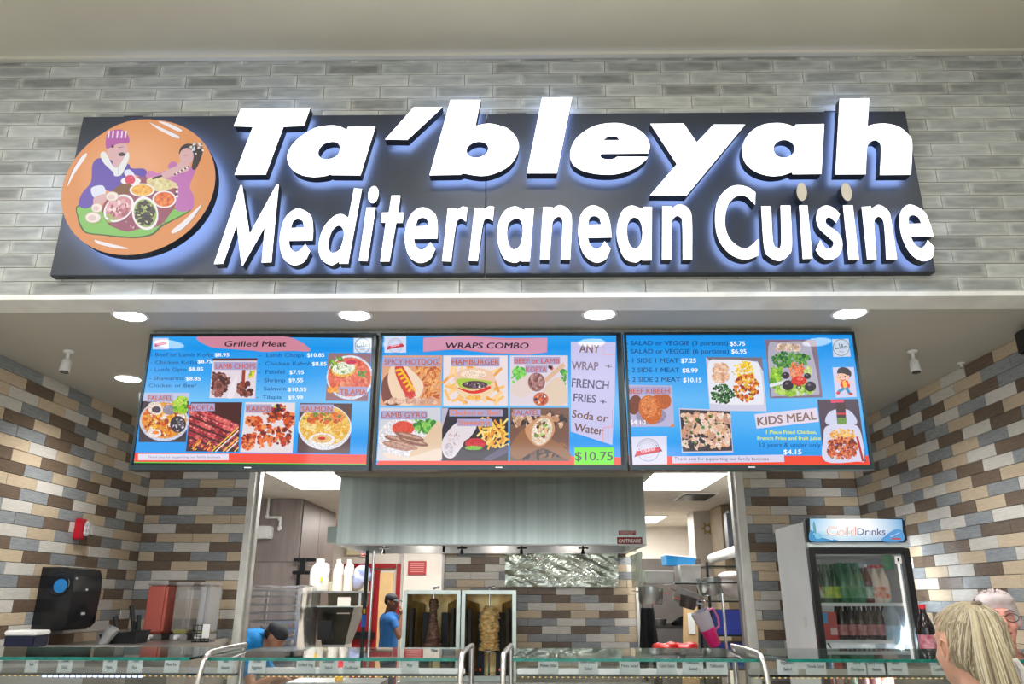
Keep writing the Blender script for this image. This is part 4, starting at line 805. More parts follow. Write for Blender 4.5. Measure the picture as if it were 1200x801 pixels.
# ---------------------------------------------------------------- back counter and broilers
t=empty('back_counter',(.0,7.6,0),'stainless steel counter under the extractor hood carrying the broilers','counter')
box('worktop',(-1.1,-.45,.86),(1.1,.46,.9),M_steel2,t,.005); box('cabinet',(-1.08,-.42,.1),(1.08,.44,.86),M_steel2,t); box('plinth',(-1.0,-.38,0),(1.0,.42,.1),M_dark,t)
M_bfr=mat('broiler_steel',(190,200,192),.3,.8); M_brass=mat('scorched_reflector',(214,196,140),.35,.6,(160,120,56),7); M_mesh=mat('burner_mesh',(52,58,66),.5,.3,(40,44,50),60)
def broiler(x0,x1,lab,meat):
    Y0=7.28; cx=(x0+x1)/2; w_=(x1-x0)/2-.002; H=.757; t=empty('vertical_broiler',(cx,Y0,.9),lab,'grill','vertical broilers with spit meat')
    f=.035
    q=MB(); q.bbox((-w_,0,0),(-w_+f,.05,H),.004); q.bbox((w_-f,0,0),(w_,.05,H),.004); q.bbox((-w_+f,0,H-f),(w_-f,.05,H),.004); q.box((-w_+f,0,0),(w_-f,.05,.04)); q.build('front_frame',M_bfr,t,smooth=False)
    q=MB(); q.box((-w_,.05,0),(-w_+.01,.5,H)); q.box((w_-.01,.05,0),(w_,.5,H)); q.box((-w_,.5,0),(w_,.51,H)); q.box((-w_,.05,H-.01),(w_,.5,H)); q.build('casing',M_brass,t)
    for s in (-1,1):
        q=MB(); q.add([(s*(w_-.04),.06,.05),(s*(w_-.04),.06,H-.08),(s*.11,.40,H-.12),(s*.11,.40,.05)],[(0,1,2,3) if s<0 else (3,2,1,0)]); q.build('reflector',M_brass,t)
        q=MB(); q.bbox((s*.055 if s>0 else -.15,.37,-.0),(.15 if s>0 else -.055,.40,.56),.004); q.build('burner',M_mesh,t)
        q=MB(); q.bbox((s*(w_-.075)-.015,.05,.06),(s*(w_-.075)+.015,.2,.6),.004); q.build('side_shield',M_dark,t)
        q=MB(); q.ell((s*.09,.365,.06),(.006,.004,.013),8,6); q.build('pilot_flame',emat('flame',(255,110,60),.7),t)
    q=MB(); q.box((-w_+.02,.05,.0),(w_-.02,.45,.02)); q.build('drip_tray',M_chrome,t)
    Z9=at(505,761,Y=7.45).z-.9-.014; q=MB(); q.cyl((0,.17,.02),(0,.17,H+.02),.007); q.cyl((-.012,.17,H+.02),(.05,.17,H+.03),.012); q.cyl((0,.17,Z9),(0,.17,Z9+.012),.10,.105,20); q.build('spit',M_chrome,t,smooth=True)
    # meat stacked on the spit
    rnd=random.Random(meat); Z0=at(505,761,Y=7.45).z
    if meat==1: prof=[(.085,.0),(.090,.03),(.068,.07),(.054,.12),(.044,.18),(.038,.24),(.033,.29),(.032,.34),(.042,.38),(.040,.41),(.030,.44)]; lab2='dark brown tapered stack of shawarma meat on the left spit'; c1,c2=(96,70,60),(150,118,100)
    else: prof=[(.094,.0),(.086,.03),(.080,.07),(.081,.12),(.082,.17),(.084,.23),(.084,.28),(.076,.33),(.054,.36),(.03,.375)]; lab2='golden chicken shawarma stack on the right spit'; c1,c2=(206,158,80),(246,222,164)
    mt=empty('spit_meat',(cx,Y0+.17,Z0),lab2,'meat','meat stacks on the vertical spits')
    q=MB(); n=40; vs=[];fs=[]; PR=[]
    for i in range(len(prof)-1):
        for k in range(5): f_=k/5; PR.append((prof[i][0]*(1-f_)+prof[i+1][0]*f_,prof[i][1]*(1-f_)+prof[i+1][1]*f_))
    PR.append(prof[-1])
    for i,(r_,z) in enumerate(PR):
        for j in range(n):
            a=2*math.pi*j/n; k=1+.20*vn(j*.45 if j<n/2 else (n-j)*.45,i*.9)+.1*vn(j*1.3 if j<n/2 else (n-j)*1.3,i*2.1+7); vs.append((r_*k*math.cos(a),r_*k*math.sin(a),z+.008*vn(j*.6,i*.5+20)))
    for i in range(len(PR)-1):
        for j in range(n): fs.append((i*n+j,i*n+(j+1)%n,(i+1)*n+(j+1)%n,(i+1)*n+j))
    fs.append(tuple(range(n))[::-1]); fs.append(tuple((len(PR)-1)*n+j for j in range(n))); q.add(vs,fs)
    q.build('meat_core',mat('meat_a%d'%meat,c1,.45,0,c2,26,(1,1,2.6),.8,40),mt,smooth=True)
    q=MB()
    for _ in range(120 if meat==1 else 90):
        i=rnd.randrange(1,len(PR)-1); r_,z=PR[i]; a=rnd.uniform(0,6.28); M=Matrix.Translation((r_*.98*math.cos(a),r_*.98*math.sin(a),z))@Euler((rnd.uniform(-.5,.5),rnd.uniform(-.5,.5),a)).to_matrix().to_4x4()
        q.ell((0,0,0),(.007,rnd.uniform(.014,.028),rnd.uniform(.004,.008)),7,5,M)
    o=q.build('meat_slices',mat('meat_b%d'%meat,c2 if meat==2 else (104,78,64),.35,0,c1 if meat==1 else (150,96,34),20),mt,smooth=True); o['kind']='stuff'
broiler(-1.09,-.565,'left vertical broiler holding the dark tapered meat stack',1)
broiler(-.560,-.06,'right vertical broiler holding the golden chicken stack',2)
# ---------------------------------------------------------------- left kitchen things
def pole(px,y0,Y,r_,m,name,label):
    a=at(px,y0,Y=Y); o=empty(name,(a.x,Y,.0),label,'pipe'); q=MB(); q.cyl((0,0,0),(0,0,a.z),r_,n=12); q.build('pipe',m,o,smooth=True); return o,a
o,a=pole(431,645,7.1,.017,mat('dark_pipe',(40,56,58),.4,.4),'gas_pipe','dark vertical gas pipe with a blue valve left of the broilers')
q=MB(); z=at(428,727,Y=7.1).z; q.cyl((0,0,z-.05),(0,0,z+.05),.022); q.build('valve',mat('blue_valve',(30,100,190),.4),o); q=MB(); q.cyl((0,0,z+.06),(0,0,z+.1),.024); q.build('coupling',mat('brass',(170,140,70),.3,.9),o)
pole(438.5,645,7.0,.013,M_chrome,'steel_pole','thin shiny steel pole beside the dark gas pipe')
# wall arm bracket (black) on the cooler wall
a=at(353,664,Y=9.0); t=empty('screen_arm_bracket',(a.x,9.1,a.z),'black folding arm bracket on the steel cooler wall','bracket')
q=MB(); q.bbox((-.10,-.1,.06),(.16,-.05,.10),.008); q.bbox((-.10,-.1,-.08),(.16,-.05,-.04),.008); q.build('arm',M_black,t)
q=MB(); q.bbox((-.02,-.12,-.08),(.05,-.03,.1),.006); q.bbox((-.05,-.08,-.22),(-.01,-.0,-.05),.005); q.build('joint',M_black,t)
a=at(308,618,Y=9.0); t=empty('pipe_box',(a.x,9.1,a.z),'white plastic box with a bent drain pipe high on the cooler wall','pipe')
q=MB(); q.bbox((-.07,-.12,-.12),(.10,0,.02),.01); q.build('housing',M_white,t); q=MB(); q.tube([(.02,-.05,.42),(.02,-.05,.14),(.04,-.05,.12),(.15,-.05,.12),(.18,-.05,.08),(.18,-.05,0),(.17,-.05,-.03)],.016,8); 
for c in ((.02,-.05,.13),(.17,-.05,.11),(.18,-.05,.0)): q.ell(c,(.028,.028,.028))
q.build('drain_pipe',M_white,t,smooth=True)
# sheet pan trolley with plastic cover
Yr=7.55; A=at(290,690,Y=Yr); B=at(352,690,Y=Yr); t=empty('sheet_pan_trolley',((A.x+B.x)/2,Yr+.3,0),'tall pan trolley with many runners under a clear plastic cover','trolley')
w2=(B.x-A.x)/2; zt=A.z; M_alu=mat('aluminium',(205,205,210),.3,.9)
for sx in (-1,1):
    for sy in (-1,1):
        q=MB(); q.box((sx*w2-.014,sy*.3-.014,.08),(sx*w2+.014,sy*.3+.014,zt)); q.build('post',M_alu,t)
        q=MB(); q.cyl((sx*w2-.012,sy*.3,.04),(sx*w2+.012,sy*.3,.04),.04,n=14); q.build('caster',M_black,t)
for k in range(18):
    z=zt-.08-k*.075
    if z<.2: break
    for sx in (-1,1):
        q=MB(); q.box((sx*w2-(.03 if sx>0 else -.014),-.3,z),(sx*w2+(-.014 if sx>0 else .03),.3,z+.004)); q.build('runner',M_alu,t)
    q=MB(); q.bbox((-w2+.03,-.28,z+.005),(w2-.03,.28,z+.024),.004); q.build('sheet_pan',M_alu,t)
q=MB(); q.box((-w2,-.31,zt-.02),(w2,.31,zt)); q.build('top_shelf',M_alu,t)
q=MB()
def cover(u,v):
    ang=u*4; s=int(min(ang,3.999)); f_=ang-s; c=[(-1,-1),(1,-1),(1,1),(-1,1),(-1,-1)]; x=c[s][0]*(1-f_)+c[s+1][0]*f_; y=c[s][1]*(1-f_)+c[s+1][1]*f_
    d=.03+.02*vn(u*40,v*4)+.01*v; return (x*(w2+d),y*(.31+d),zt+.02-v*(zt-.5)+.006*vn(u*30,3))
sheet(q,cover,60,14); sheet(q,lambda u,v:((u*2-1)*(w2+.04),(v*2-1)*.34,zt+.03+.012*vn(u*9,v*9)),14,10)
q.build('plastic_cover',glass_mat('plastic_film',(.985,.985,.99),.03,.2,(236,234,238),.05),t,smooth=True)
# ice machine style cabinet with slanted dark lid + shelf with jugs
t=empty('ice_bin',(-1.93,8.3,0),'steel bin with a dark slanted front left of the red door','appliance')
p0=at(372,711,Y=8.0); p1_=at(415,711,Y=8.0); pb=at(372,757,Y=8.0)
x0,x1=p0.x+1.93,p1_.x+1.93
q=MB(); z1,z0=p0.z,pb.z
q.add([(x0,-.3,z1),(x1,-.3,z1),(x1-.13,-.02,z0),(x0,-.02,z0),(x0,.3,z1),(x1,.3,z1),(x1-.13,.3,z0),(x0,.3,z0)],[(3,2,1,0),(4,5,6,7),(0,1,5,4),(1,2,6,5),(2,3,7,6),(3,0,4,7)]); q.build('hopper',mat('dark_steel',(74,74,66),.3,.7,(50,50,46),4),t)
box('body',(x0,-.02,0),(x1-.13,.3,z0),M_steel2,t)
box('rim',(x0-.01,-.31,z1),(x1+.01,.31,z1+.012),M_bfr,t)
q=MB(); q.bbox((x0+.02,-.31,z0+.06),(x0+.16,-.24,z0+.24),.006); q.build('control_box',M_black,t)
zs=at(366,692,Y=8.25).z
sh=empty('storage_shelf',(-1.93,8.3,0),'shelf unit with beige backing holding white jugs near the hood','shelf')
box('shelf_board',(x0-.05,-.25,zs-.02),(x1+.06,.28,zs),M_steel2,sh); box('back_panel',(x0-.05,.28,z1+.012),(x1+.02,.30,zs+.1),mat('tan_panel',(170,160,136),.6),sh)
for sx in (x0-.05,x1+.03): box('post',(sx,-.25,z1+.014),(sx+.02,-.23,zs-.02),M_chrome,sh)
box('paper_notice',(.07,-.26,zs-.22),(.2,-.255,zs-.06),mat('notice_paper',(220,205,196),.8),sh); box('notice_mark',(.13,-.262,zs-.20),(.19,-.26,zs-.17),mat('notice_red',(200,70,60),.7),sh)
for k,(px,l) in enumerate(((374,'front white plastic gallon jug with a yellow sticker on the shelf'),(391,'second white gallon jug behind the front one on the shelf'),(402,'third white gallon jug on the shelf nearest the poles'))):
    a=at(px,690,Y=8.15+k*.0); s=1.0 if k==0 else .8; t=empty('plastic_jug',(a.x+(0 if k==0 else .03),8.12+k*.05,zs),l,'jug','white plastic jugs on the kitchen shelf')
    q=MB(); W_=.095*s if k==0 else .05
    q.lathe([(W_*.95,0),(W_,.02),(W_,.19),(W_*.8,.235),(W_*.45,.27),(W_*.4,.29)],n=20); q.build('jug_body',mat('jug_plastic',(228,222,212),.4),t,smooth=True)
    q=MB(); q.lathe([(W_*.46,.285),(W_*.46,.31)],n=16); q.build('cap',M_white,t)
    q=MB(); q.tube([(W_*.5,-.02,.265),(W_*1.0,-.04,.25),(W_*1.1,-.04,.19),(W_*1.0,-.03,.15)],.010,8); q.build('handle',mat('jug_plastic2',(228,222,212),.4),t,smooth=True)
    if k==0: box('sticker',(.035,-W_*1.02,.09),(.06,-W_*.9,.13),mat('yellow_sticker',(230,190,40),.5),t)
a=at(418,670,Y=8.3); t=empty('plastic_bag',(a.x,8.3,zs),'knotted white and blue plastic bag on the shelf beside the jugs','bag')
fuse('bag_body',[('e',(0,0,.1),(.1,.08,.1)),('e',(.06,0,.19),(.09,.06,.07)),('e',(.12,-.01,.14),(.05,.04,.05))],.014,mat('bag_plastic',(206,206,222),.35,0,(90,120,190),9),t,1)
a=at(421,692,Y=8.3); tag(box('cardboard_box',(a.x-.08,8.2,a.z),(a.x+.09,8.38,zs),mat('cardboard',(190,156,96),.8)),'tan cardboard box under the plastic bag by the red door','box')
# back wall: red door, frame, exit sign, plaque
D=12.88; a=at(430,660,Y=D); b=at(469,660,Y=D)
dr=empty('door_1',(0,D,0)); dr['kind']='structure'
M_red=mat('red_door_paint',(132,12,18),.4,0,(140,14,22),3)
zt_=a.z; xl=at(405,700,Y=D).x; xm=at(440,700,Y=D).x; xr=at(469,700,Y=D).x
q=MB(); q.box((xl-.08,-.06,0),(xl,0.02,zt_)); q.box((xr-.07,-.06,0),(xr,.02,zt_)); q.box((xl,-.06,zt_-.07),(xr-.09,.02,zt_)); q.build('door_frame',M_red,dr)
box('door_leaf',(xl,-.04,0),(xm,.0,zt_-.1),M_red,dr); box('door_leaf',(xm+.06,-.03,0),(xr-.12,.01,zt_-.14),mat('tan_door',(216,182,128),.5),dr); box('door_mullion',(xm,-.07,0),(xm+.06,.02,zt_-.1),M_red,dr)
zb_=at(425,744,Y=D).z; q=MB(); q.bbox((xl+.05,-.14,zb_-.05),(xm+.04,-.06,zb_+.06),.01); q.build('push_bar',M_black,dr)
a=at(413,640,Y=D); b=at(434,652,Y=D); a=at(424,640,Y=D)
ex=empty('exit_sign',((a.x+b.x)/2,D,b.z),'red lit EXIT sign above the red kitchen door','sign')
w3=(b.x-a.x)/2; hh=a.z-b.z; box('housing',(-w3,-.06,0),(w3,0.02,hh),M_white,ex)
pc=Pic(lambda x,y,k:Vector((-w3+x*2*w3,-.062-k*1e-3,hh-y*hh))); pc.rect(.04,.06,.96,.94,(190,30,40)); pc.text('EXIT',.1,.8,.6,(255,225,220),.8,.02); pc.build('sign_face',print_mat('exit_print',1.2),ex)
a=at(415,641,Y=D); tag(box('emergency_light',(a.x-.1,D-.08,a.z-.12),(a.x+.12,D+.02,a.z+.02),mat('cream_plastic',(206,196,160),.5)),'small cream emergency light box beside the exit sign','light')
a=at(478.5,657,Y=D); b=at(499,673,Y=D); t=empty('red_plaque',((a.x+b.x)/2,D,b.z),'red notice plaque with pale lettering on the kitchen back wall','sign')
w3=(b.x-a.x)/2; hh=a.z-b.z; box('plate',(-w3,-.01,0),(w3,.01,hh),mat('red_plate2',(158,36,44),.5),t)
pc=Pic(lambda x,y,k:Vector((-w3+x*2*w3,-.0115-k*5e-4,hh-y*hh)))
for k in range(5): pc.line([(.12,.18+k*.15),(.88,.18+k*.15)],.045,(214,150,140))
pc.build('plaque_lettering',print_mat('plaque_print',0),t)
a=at(472,640,Y=D); tag(box('conduit',(a.x-.02,D-.04,.3),(a.x+.03,D+.02,2.69),mat('grey_conduit',(170,166,160),.5)),'grey vertical conduit on the back wall right of the red door','pipe')
# ---------------------------------------------------------------- right kitchen things
def pot(px,py,pw,Y,hh,label,rot=(0,0,0),col=M_steel,handles=True,name='saucepan'):
    a=at(px,py,Y=Y); zc=(a-CO).dot(CF); r_=pw*zc/FP/2; t=empty(name,(a.x,Y,a.z),label,'pot','pots and pans hanging in the kitchen'); t.rotation_euler=rot
    q=MB(); q.lathe([(r_*.86,-hh/2),(r_*.95,-hh/2+.02),(r_,hh/2),(r_*1.06,hh/2+.004),(r_*1.06,hh/2+.01),(r_*.98,hh/2+.008),(r_*.93,-hh/2+.03)],n=28); q.build('bowl',col,t,smooth=True)
    if handles:
        for s in (-1,1):
            q=MB(); q.tube([(s*r_*.98,-.03,hh*.2),(s*(r_+.05),-.03,hh*.25),(s*(r_+.05),.03,hh*.25),(s*r_*.98,.03,hh*.2)],.006,6); q.build('handle',M_chrome,t,smooth=True)
    return t
RK=empty('pot_rack_shelf',(1.9,7.5,1.86),'overhead wire shelf rack from which the pots hang','rack')
za=at(760,683,Y=7.5).z
for y in (-.22,0,.22):
    q=MB(); q.cyl((-.55,y,za-1.86),(.62,y,za-1.86),.006); q.build('rail',M_bezel,RK)
for x in (-.54,.6):
    q=MB(); q.box((x,-.24,za-1.86-.012),(x+.015,.24,za-1.86)); q.build('cross_bar',M_chrome,RK)
    if x>0: q=MB(); q.cyl((x,.24,za-1.86),(x,.24,2.70-1.86),.007); q.build('hanger_rod',M_chrome,RK)
pot(762.5,698,29,7.3,.14,'shallow steel stockpot with loop handles hanging left on the rack',(0,.05,0))
pot(804,700,30,7.4,.12,'tilted steel frying pan in the middle of the rack',(.1,.35,0),mat('worn_pan',(176,172,170),.35,.7))
pot(835,687,36,7.5,.15,'wide steel braising pot on the right of the rack',(0,-.12,0),M_steel)
pot(806,706,20,7.2,.09,'small dark saucepan under the tilted frying pan',(.1,.25,0),mat('dark_pan',(90,84,82),.4,.7))
def tray(px,py,wpx,hpx,Y,label,m,lidm=None,rot=0,name='food_pan'):
    a=at(px,py,Y=Y); zc=(a-CO).dot(CF); w_=wpx*zc/FP/2; hh=hpx*zc/FP; t=empty(name,(a.x,Y,a.z-hh/2),label,'container','food pans on the kitchen rack'); t.rotation_euler=(0,rot,0)
    q=MB(); vs=[(-w_*.92,-.13,0),(w_*.92,-.13,0),(w_*.92,.13,0),(-w_*.92,.13,0),(-w_,-.15,hh),(w_,-.15,hh),(w_,.15,hh),(-w_,.15,hh)]
    q.add(vs,[(0,3,2,1),(0,1,5,4),(1,2,6,5),(2,3,7,6),(3,0,4,7),(4,5,6,7)]); q.build('pan_body',m,t)
    q=MB(); q.bbox((-w_*1.04,-.16,hh),(w_*1.04,.16,hh+.012),.003); q.build('lid' if lidm else 'rim',lidm or m,t); return t
M_pan=mat('dull_steel_pan',(206,204,202),.45,.3)
tray(770,677,33,13,7.6,'long steel food pan on the left end of the rack',M_pan,M_pan)
tray(806,673.5,24,19,7.6,'shorter steel food pan next to the blue tub',M_pan)
t=tray(794,658,34,10,7.7,'bright blue plastic tub with a clear lid on the kitchen rack',mat('blue_tub',(30,140,210),.35),mat('frosted_lid',(226,226,230),.3),.09,'plastic_tub')
a=at(858,682,Y=7.4); t=empty('bagged_bin',(a.x,7.4,a.z-.12),'white bin wrapped in clear plastic at the right end of the rack','bin')
fuse('bin_body',[('e',(0,0,.1),(.12,.12,.11)),('e',(0,0,.17),(.13,.13,.05)),('e',(.02,0,.03),(.09,.09,.05))],.012,mat('wrapped_plastic',(216,208,206),.3,0,(190,182,180),12,bump=.6,bscale=30),t,1)
# white duct
a=at(820,655,Y=9.0); b=at(866,641,Y=7.2); q=MB(); q.tube([(a.x,8.4,a.z-.02),(b.x+.02,7.25,b.z-.02)],.05,16); o=q.build('insulated_pipe',M_white,smooth=True); tag(o,'thick white insulated pipe running along the right kitchen wall','pipe')
# column with decorative star
a=at(813,640,Y=10.6); b=at(842,640,Y=10.4)
tag(box('white_pillar',(a.x,10.5,0),(b.x,10.9,2.699),M_kwall),'white pillar carrying a small gold ornament in the kitchen','pillar')
a=at(829,619,Y=10.48); t=empty('gold_ornament',(a.x,10.49,a.z),'small gold star shaped ornament on the white kitchen pillar','ornament')
q=MB(); pts=[((.09 if i%2==0 else .045)*math.cos(math.pi*i/6),(.09 if i%2==0 else .045)*math.sin(math.pi*i/6)) for i in range(12)]; slab(q,[pts],-.015,.0,0,0,0); q.build('star',mat('gold',(190,166,110),.4,.6),t); q=MB(); q.ell((0,-.018,0),(.03,.008,.03)); q.build('centre',M_white,t)
a=at(858,623,Y=9.5); t=empty('wall_dispenser',(a.x,9.5,a.z-.25),'grey tall dispenser cabinet near the right kitchen post','dispenser'); q=MB(); q.bbox((-.07,-.1,0),(.16,.1,.5),.03); q.build('cabinet',mat('blue_grey_plastic',(112,120,134),.4),t); q=MB(); q.box((-.07,-.11,-.02),(.16,.1,0)); q.build('base_ledge',M_white,t)
tag(box('tan_cabinet',(at(842,620,Y=9.9).x,9.7,1.0),(2.74,10.3,2.69),mat('tan_board',(158,140,112),.7)),'tan tall cabinet behind the grey dispenser','cabinet')
a=at(756.5,661,Y=12.85); t=empty('wall_socket',(a.x,12.87,a.z),'grey switch box on the far kitchen wall','socket'); box('box_body',(-.07,-.05,-.08),(.07,.03,.08),mat('socket_grey',(150,140,130),.5),t); box('switch',(-.02,-.065,-.02),(.02,-.05,.03),M_white,t)
# apron, bat, pitcher, bags
a=at(756,712,Y=7.9); t=empty('black_apron',(a.x+.03,7.95,a.z-.75),'black apron hanging below the stockpot','apron')
q=MB(); sheet(q,lambda u,v:((u-.5)*(.11+.10*(1-v))*1.2,.02*vn(u*8,v*2)+.02*math.sin(u*14),.0+v*.75),16,12); q.build('cloth',mat('black_cloth',(26,26,30),.9),t,smooth=True); q=MB(); q.tube([(-.05,0,.75),(-.04,0,.86),(.04,0,.86),(.05,0,.75)],.004,6); q.build('neck_strap',M_black,t)
a=at(808,752,Y=8.3); b=at(815,706,Y=8.3); t=empty('cardboard_strip',(a.x,8.3,0),'narrow upright cardboard piece leaning behind the red bags','box')
hb2=b.z; q=MB(); q.add([(-.16,0,0),(.04,0,0),(.11,.02,hb2),(-.03,.02,hb2),(-.16,.02,0),(.04,.02,0),(.11,.04,hb2),(-.03,.04,hb2)],[(0,1,2,3),(5,4,7,6),(1,5,6,2),(4,0,3,7),(3,2,6,7)]); q.build('board',mat('cardboard2',(204,172,128),.8,0,(190,156,110),6),t); box('paper_patch',(-.0,.008,hb2-.3),(.07,.012,hb2-.1),M_white,t)
def jug2(px,py,Y,label):
    a=at(px,py,Y=Y); t=empty('plastic_pitcher',(a.x,Y,a.z),label,'jug'); t.rotation_euler=(.1,-.42,0); t.scale=(.86,.86,.86); H=.36
    q=MB(); q.lathe([(.055,-H/2),(.06,-H/2+.01),(.076,0),(.07,.0)],n=22); q.build('pink_base',mat('hot_pink',(236,36,128),.4),t,smooth=True)
    q=MB(); q.lathe([(.077,0),(.095,H/2),(.09,H/2),(.072,.01)],n=22); q.build('clear_top',mat('frosted_pitcher',(210,210,222),.25,0,alpha=.75),t,smooth=True)
    q=MB(); q.tube([(.08,0,.16),(.14,0,.15),(.15,0,.05),(.12,0,-.03),(.075,0,-.04)],.012,8); q.build('handle',mat('pitcher_handle',(226,120,170),.35),t,smooth=True); return t
jug2(829,736,7.2,'hot pink pitcher with a frosted top hanging tilted below the pots')
for k,(px,pw,l) in enumerate(((781,17,'bright red plastic bag on the left of the pair behind the glass'),(804,20,'bright red plastic bag on the right of the pair behind the glass'))):
    a=at(px,759,Y=6.9); t=empty('red_bag',(a.x,6.95,a.z-.06),l,'bag','red plastic bags on the prep counter')
    fuse('bag_body',[('e',(0,0,.05),(.11,.1,.045)),('e',(.05,-.02,.075),(.06,.06,.035)),('e',(-.05,.02,.07),(.06,.05,.03))],.010,mat('red_plastic%d'%k,(224,40,34),.35,0,(190,24,24),8,bump=.6,bscale=25),t,1)
t=empty('prep_counter',(1.62,7.2,0),'steel prep counter along the right side of the kitchen','counter')
za=at(781,759,Y=6.9).z-.06
box('worktop',(-.5,-.35,za-.04),(.75,.5,za),M_steel2,t,.004)
for sx in (-.46,.68):
    for sy in (-.31,.44): box('leg',(sx,sy,0),(sx+.04,sy+.04,za-.04),M_chrome,t)
box('lower_shelf',(-.46,-.3,.3),(.7,.45,.33),M_steel2,t)
# cooking range with pans behind, blue crates and shelving
a=at(790,745,Y=9.2)
t=empty('cooking_range',(a.x,9.4,0),'dark cooking range with pans on it at the back right of the kitchen','stove'); zz=at(790,733,Y=9.0).z
box('body',(-.55,-.4,0),(.45,.4,zz-.03),mat('range_steel',(120,116,116),.4,.6),t); box('hob',(-.55,-.4,zz-.03),(.45,.4,zz),M_dark,t); box('splash_back',(-.6,.42,zz-.1),(.5,.44,zz+.75),mat('grey_steel_back',(150,142,138),.45,.5),t)
for px,l in ((771,'flat frying pan on the left of the cooking range'),(797,'tilted black frying pan on the cooking range')): pot(px,729,20,9.2,.06,l,(0,-.5 if px>780 else 0,0),M_black if px>780 else M_steel2,False,'frying_pan')
t=empty('wire_shelving',(2.25,8.6,0),'black wire shelving with blue crates by the right post','shelf')
for sx in (-.32,.3):
    for sy in (-.25,.25): box('post',(sx-.012,sy-.012,0),(sx+.012,sy+.012,1.95),M_black,t)
for z in (.55,.9,1.22,1.55,1.9): box('shelf_board',(-.31,-.25,z),(.30,.25,z+.015),M_bezel,t)
for z,l in ((.917,'dark blue crate on the lower visible shelf of the wire rack'),(1.237,'blue crate on the middle shelf of the wire rack')):
    c=box('blue_crate',(2.0,8.38,z),(2.5,8.8,z+.24),mat('crate_blue',(46,60,150),.4,0,(36,48,120),5)); tag(c,l,'crate','blue crates on the wire shelving')
c=box('steel_canister',(2.02,8.4,1.567),(2.3,8.7,1.75),mat('canister',(150,150,140),.4,.5)); tag(c,'olive grey steel canister on the upper shelf of the wire rack','canister')
a=at(850,740,Y=6.95); o=empty('steel_stand_post',(a.x,6.95,0),'thin shiny steel stand post near the right opening post','pole'); q=MB(); q.cyl((0,0,0),(0,0,at(850,695,Y=6.95).z),.012); q.build('pipe',M_chrome,o,smooth=True)
# ---------------------------------------------------------------- drinks fridge
FX0,FX1,FY0,FY1,FZ=1.885,2.545,5.22,5.88,2.10
fr=empty('drinks_fridge',((FX0+FX1)/2,FY0,0),'grey glass door drinks fridge with a lit Cold Drinks header','fridge')
fw=(FX1-FX0)/2; ZH=at(1000,635,Y=FY0).z; ZTt=at(1000,641,Y=FY0).z; ZG=at(1000,648.5,Y=FY0).z
q=MB(); q.bbox((-fw,.06,.08),(-fw+.05,.66,FZ-.02),.004); q.bbox((fw-.05,.06,.08),(fw,.66,FZ-.02),.004); q.build('side_panel',M_fridge,fr)
q=MB(); q.box((-fw+.05,.62,.08),(fw-.05,.66,FZ-.02)); q.box((-fw+.05,.06,ZG-.01),(fw-.05,.62,FZ-.02)); q.box((-fw+.05,.06,.08),(fw-.05,.62,.2)); q.build('cabinet_shell',M_white,fr)
q=MB(); q.bbox((-fw,.0,at(1000,635,Y=FY0).z+.002),(fw,.06,FZ),.01); q.build('header_box',M_black,fr)
box('header_trim',(-fw,.01,ZTt),(fw,.06,ZH),mat('pale_trim',(196,206,206),.3),fr,.004)
q=MB(); b_=.040; zt2=ZTt-.004; q.bbox((-fw,0,.12),(-fw+b_,.055,zt2),.004); q.bbox((fw-b_,0,.12),(fw,.055,zt2),.004); q.bbox((-fw+b_,0,ZG),(fw-b_,.055,zt2),.004); q.bbox((-fw+b_,0,.12),(fw-b_,.055,.2),.004); q.build('door_frame',M_black,fr)
box('door_glass',(-fw+b_,.015,.2),(fw-b_,.02,ZG),glass_mat('door_glass',(.94,.97,.97),.0),fr)
q=MB(); q.tube([(-fw+.052,-.0,1.0),(-fw+.052,-.03,1.02),(-fw+.052,-.03,1.3),(-fw+.052,0,1.32)],.007,8); q.build('door_handle',M_chrome,fr,smooth=True)
q=MB(); q.bbox((-fw-.012,.2,1.41),(-fw,.25,1.48),.004); q.build('lock_tab',M_white,fr)
pc=Pic(lambda x,y,k:at(x,y,Y=FY0-.0015-k*3e-5)-fr.location).frame(940,600,6.6714)
pc.raw([(60,50),(300,50),(520,50),(780,56),(62,135),(300,135),(520,135),(786,140),(68,226),(300,226),(520,226),(792,226)],[(0,1,5,4),(1,2,6,5),(2,3,7,6),(4,5,9,8),(5,6,10,9),(6,7,11,10)],[lin(c) for c in ((120,190,226),(250,252,252),(240,246,250),(110,170,214),(160,200,226),(255,255,255),(250,252,255),(130,176,214),(40,120,180),(190,220,236),(160,200,226),(60,130,190))])
pc.sp([(66,140),(120,170),(200,200),(280,222),(70,226)],(60,140,190)); pc.line([(90,165),(150,190),(240,214)],6,(206,230,240)); pc.sp([(90,70),(105,110),(110,160),(95,165),(84,110)],(90,150,160)); pc.sp([(100,170),(140,165),(150,200),(110,206)],(120,190,220)); pc.sp([(680,160),(740,130),(786,150),(788,224),(620,224)],(80,150,206)); pc.line([(690,190),(760,160)],5,(190,220,240))
pc.text('Cold',196,178,66,(206,66,16),222,.045); pc.text('Cold',198,176,64,(255,246,236),218,.003); pc.text('Drinks',432,178,56,(84,86,130),218,.014); pc.rect(700,200,770,212,(190,60,50))
pc.build('header_picture',print_mat('header_print',1.05),fr)
L_=bpy.data.lights.new('fridge_tube','AREA'); L_.energy=13; L_.spread=R(120); L_.shape='RECTANGLE'; L_.size=.04; L_.size_y=1.4; L_.color=(.97,1,1)
o=bpy.data.objects.new('fridge_tube',L_); C.objects.link(o); o.location=((FX0+FX1)/2+.24,FY0+.07,1.3); o.rotation_euler=(R(90),0,R(-55))
o.rotation_euler=(Vector((-.5,1,0))).to_track_quat('-Z','Z').to_euler()
box('lamp_tube',(fw-.062,.062,.6),(fw-.05,.075,zt2-.05),emat('tube_lit',(255,245,240),.9),fr)
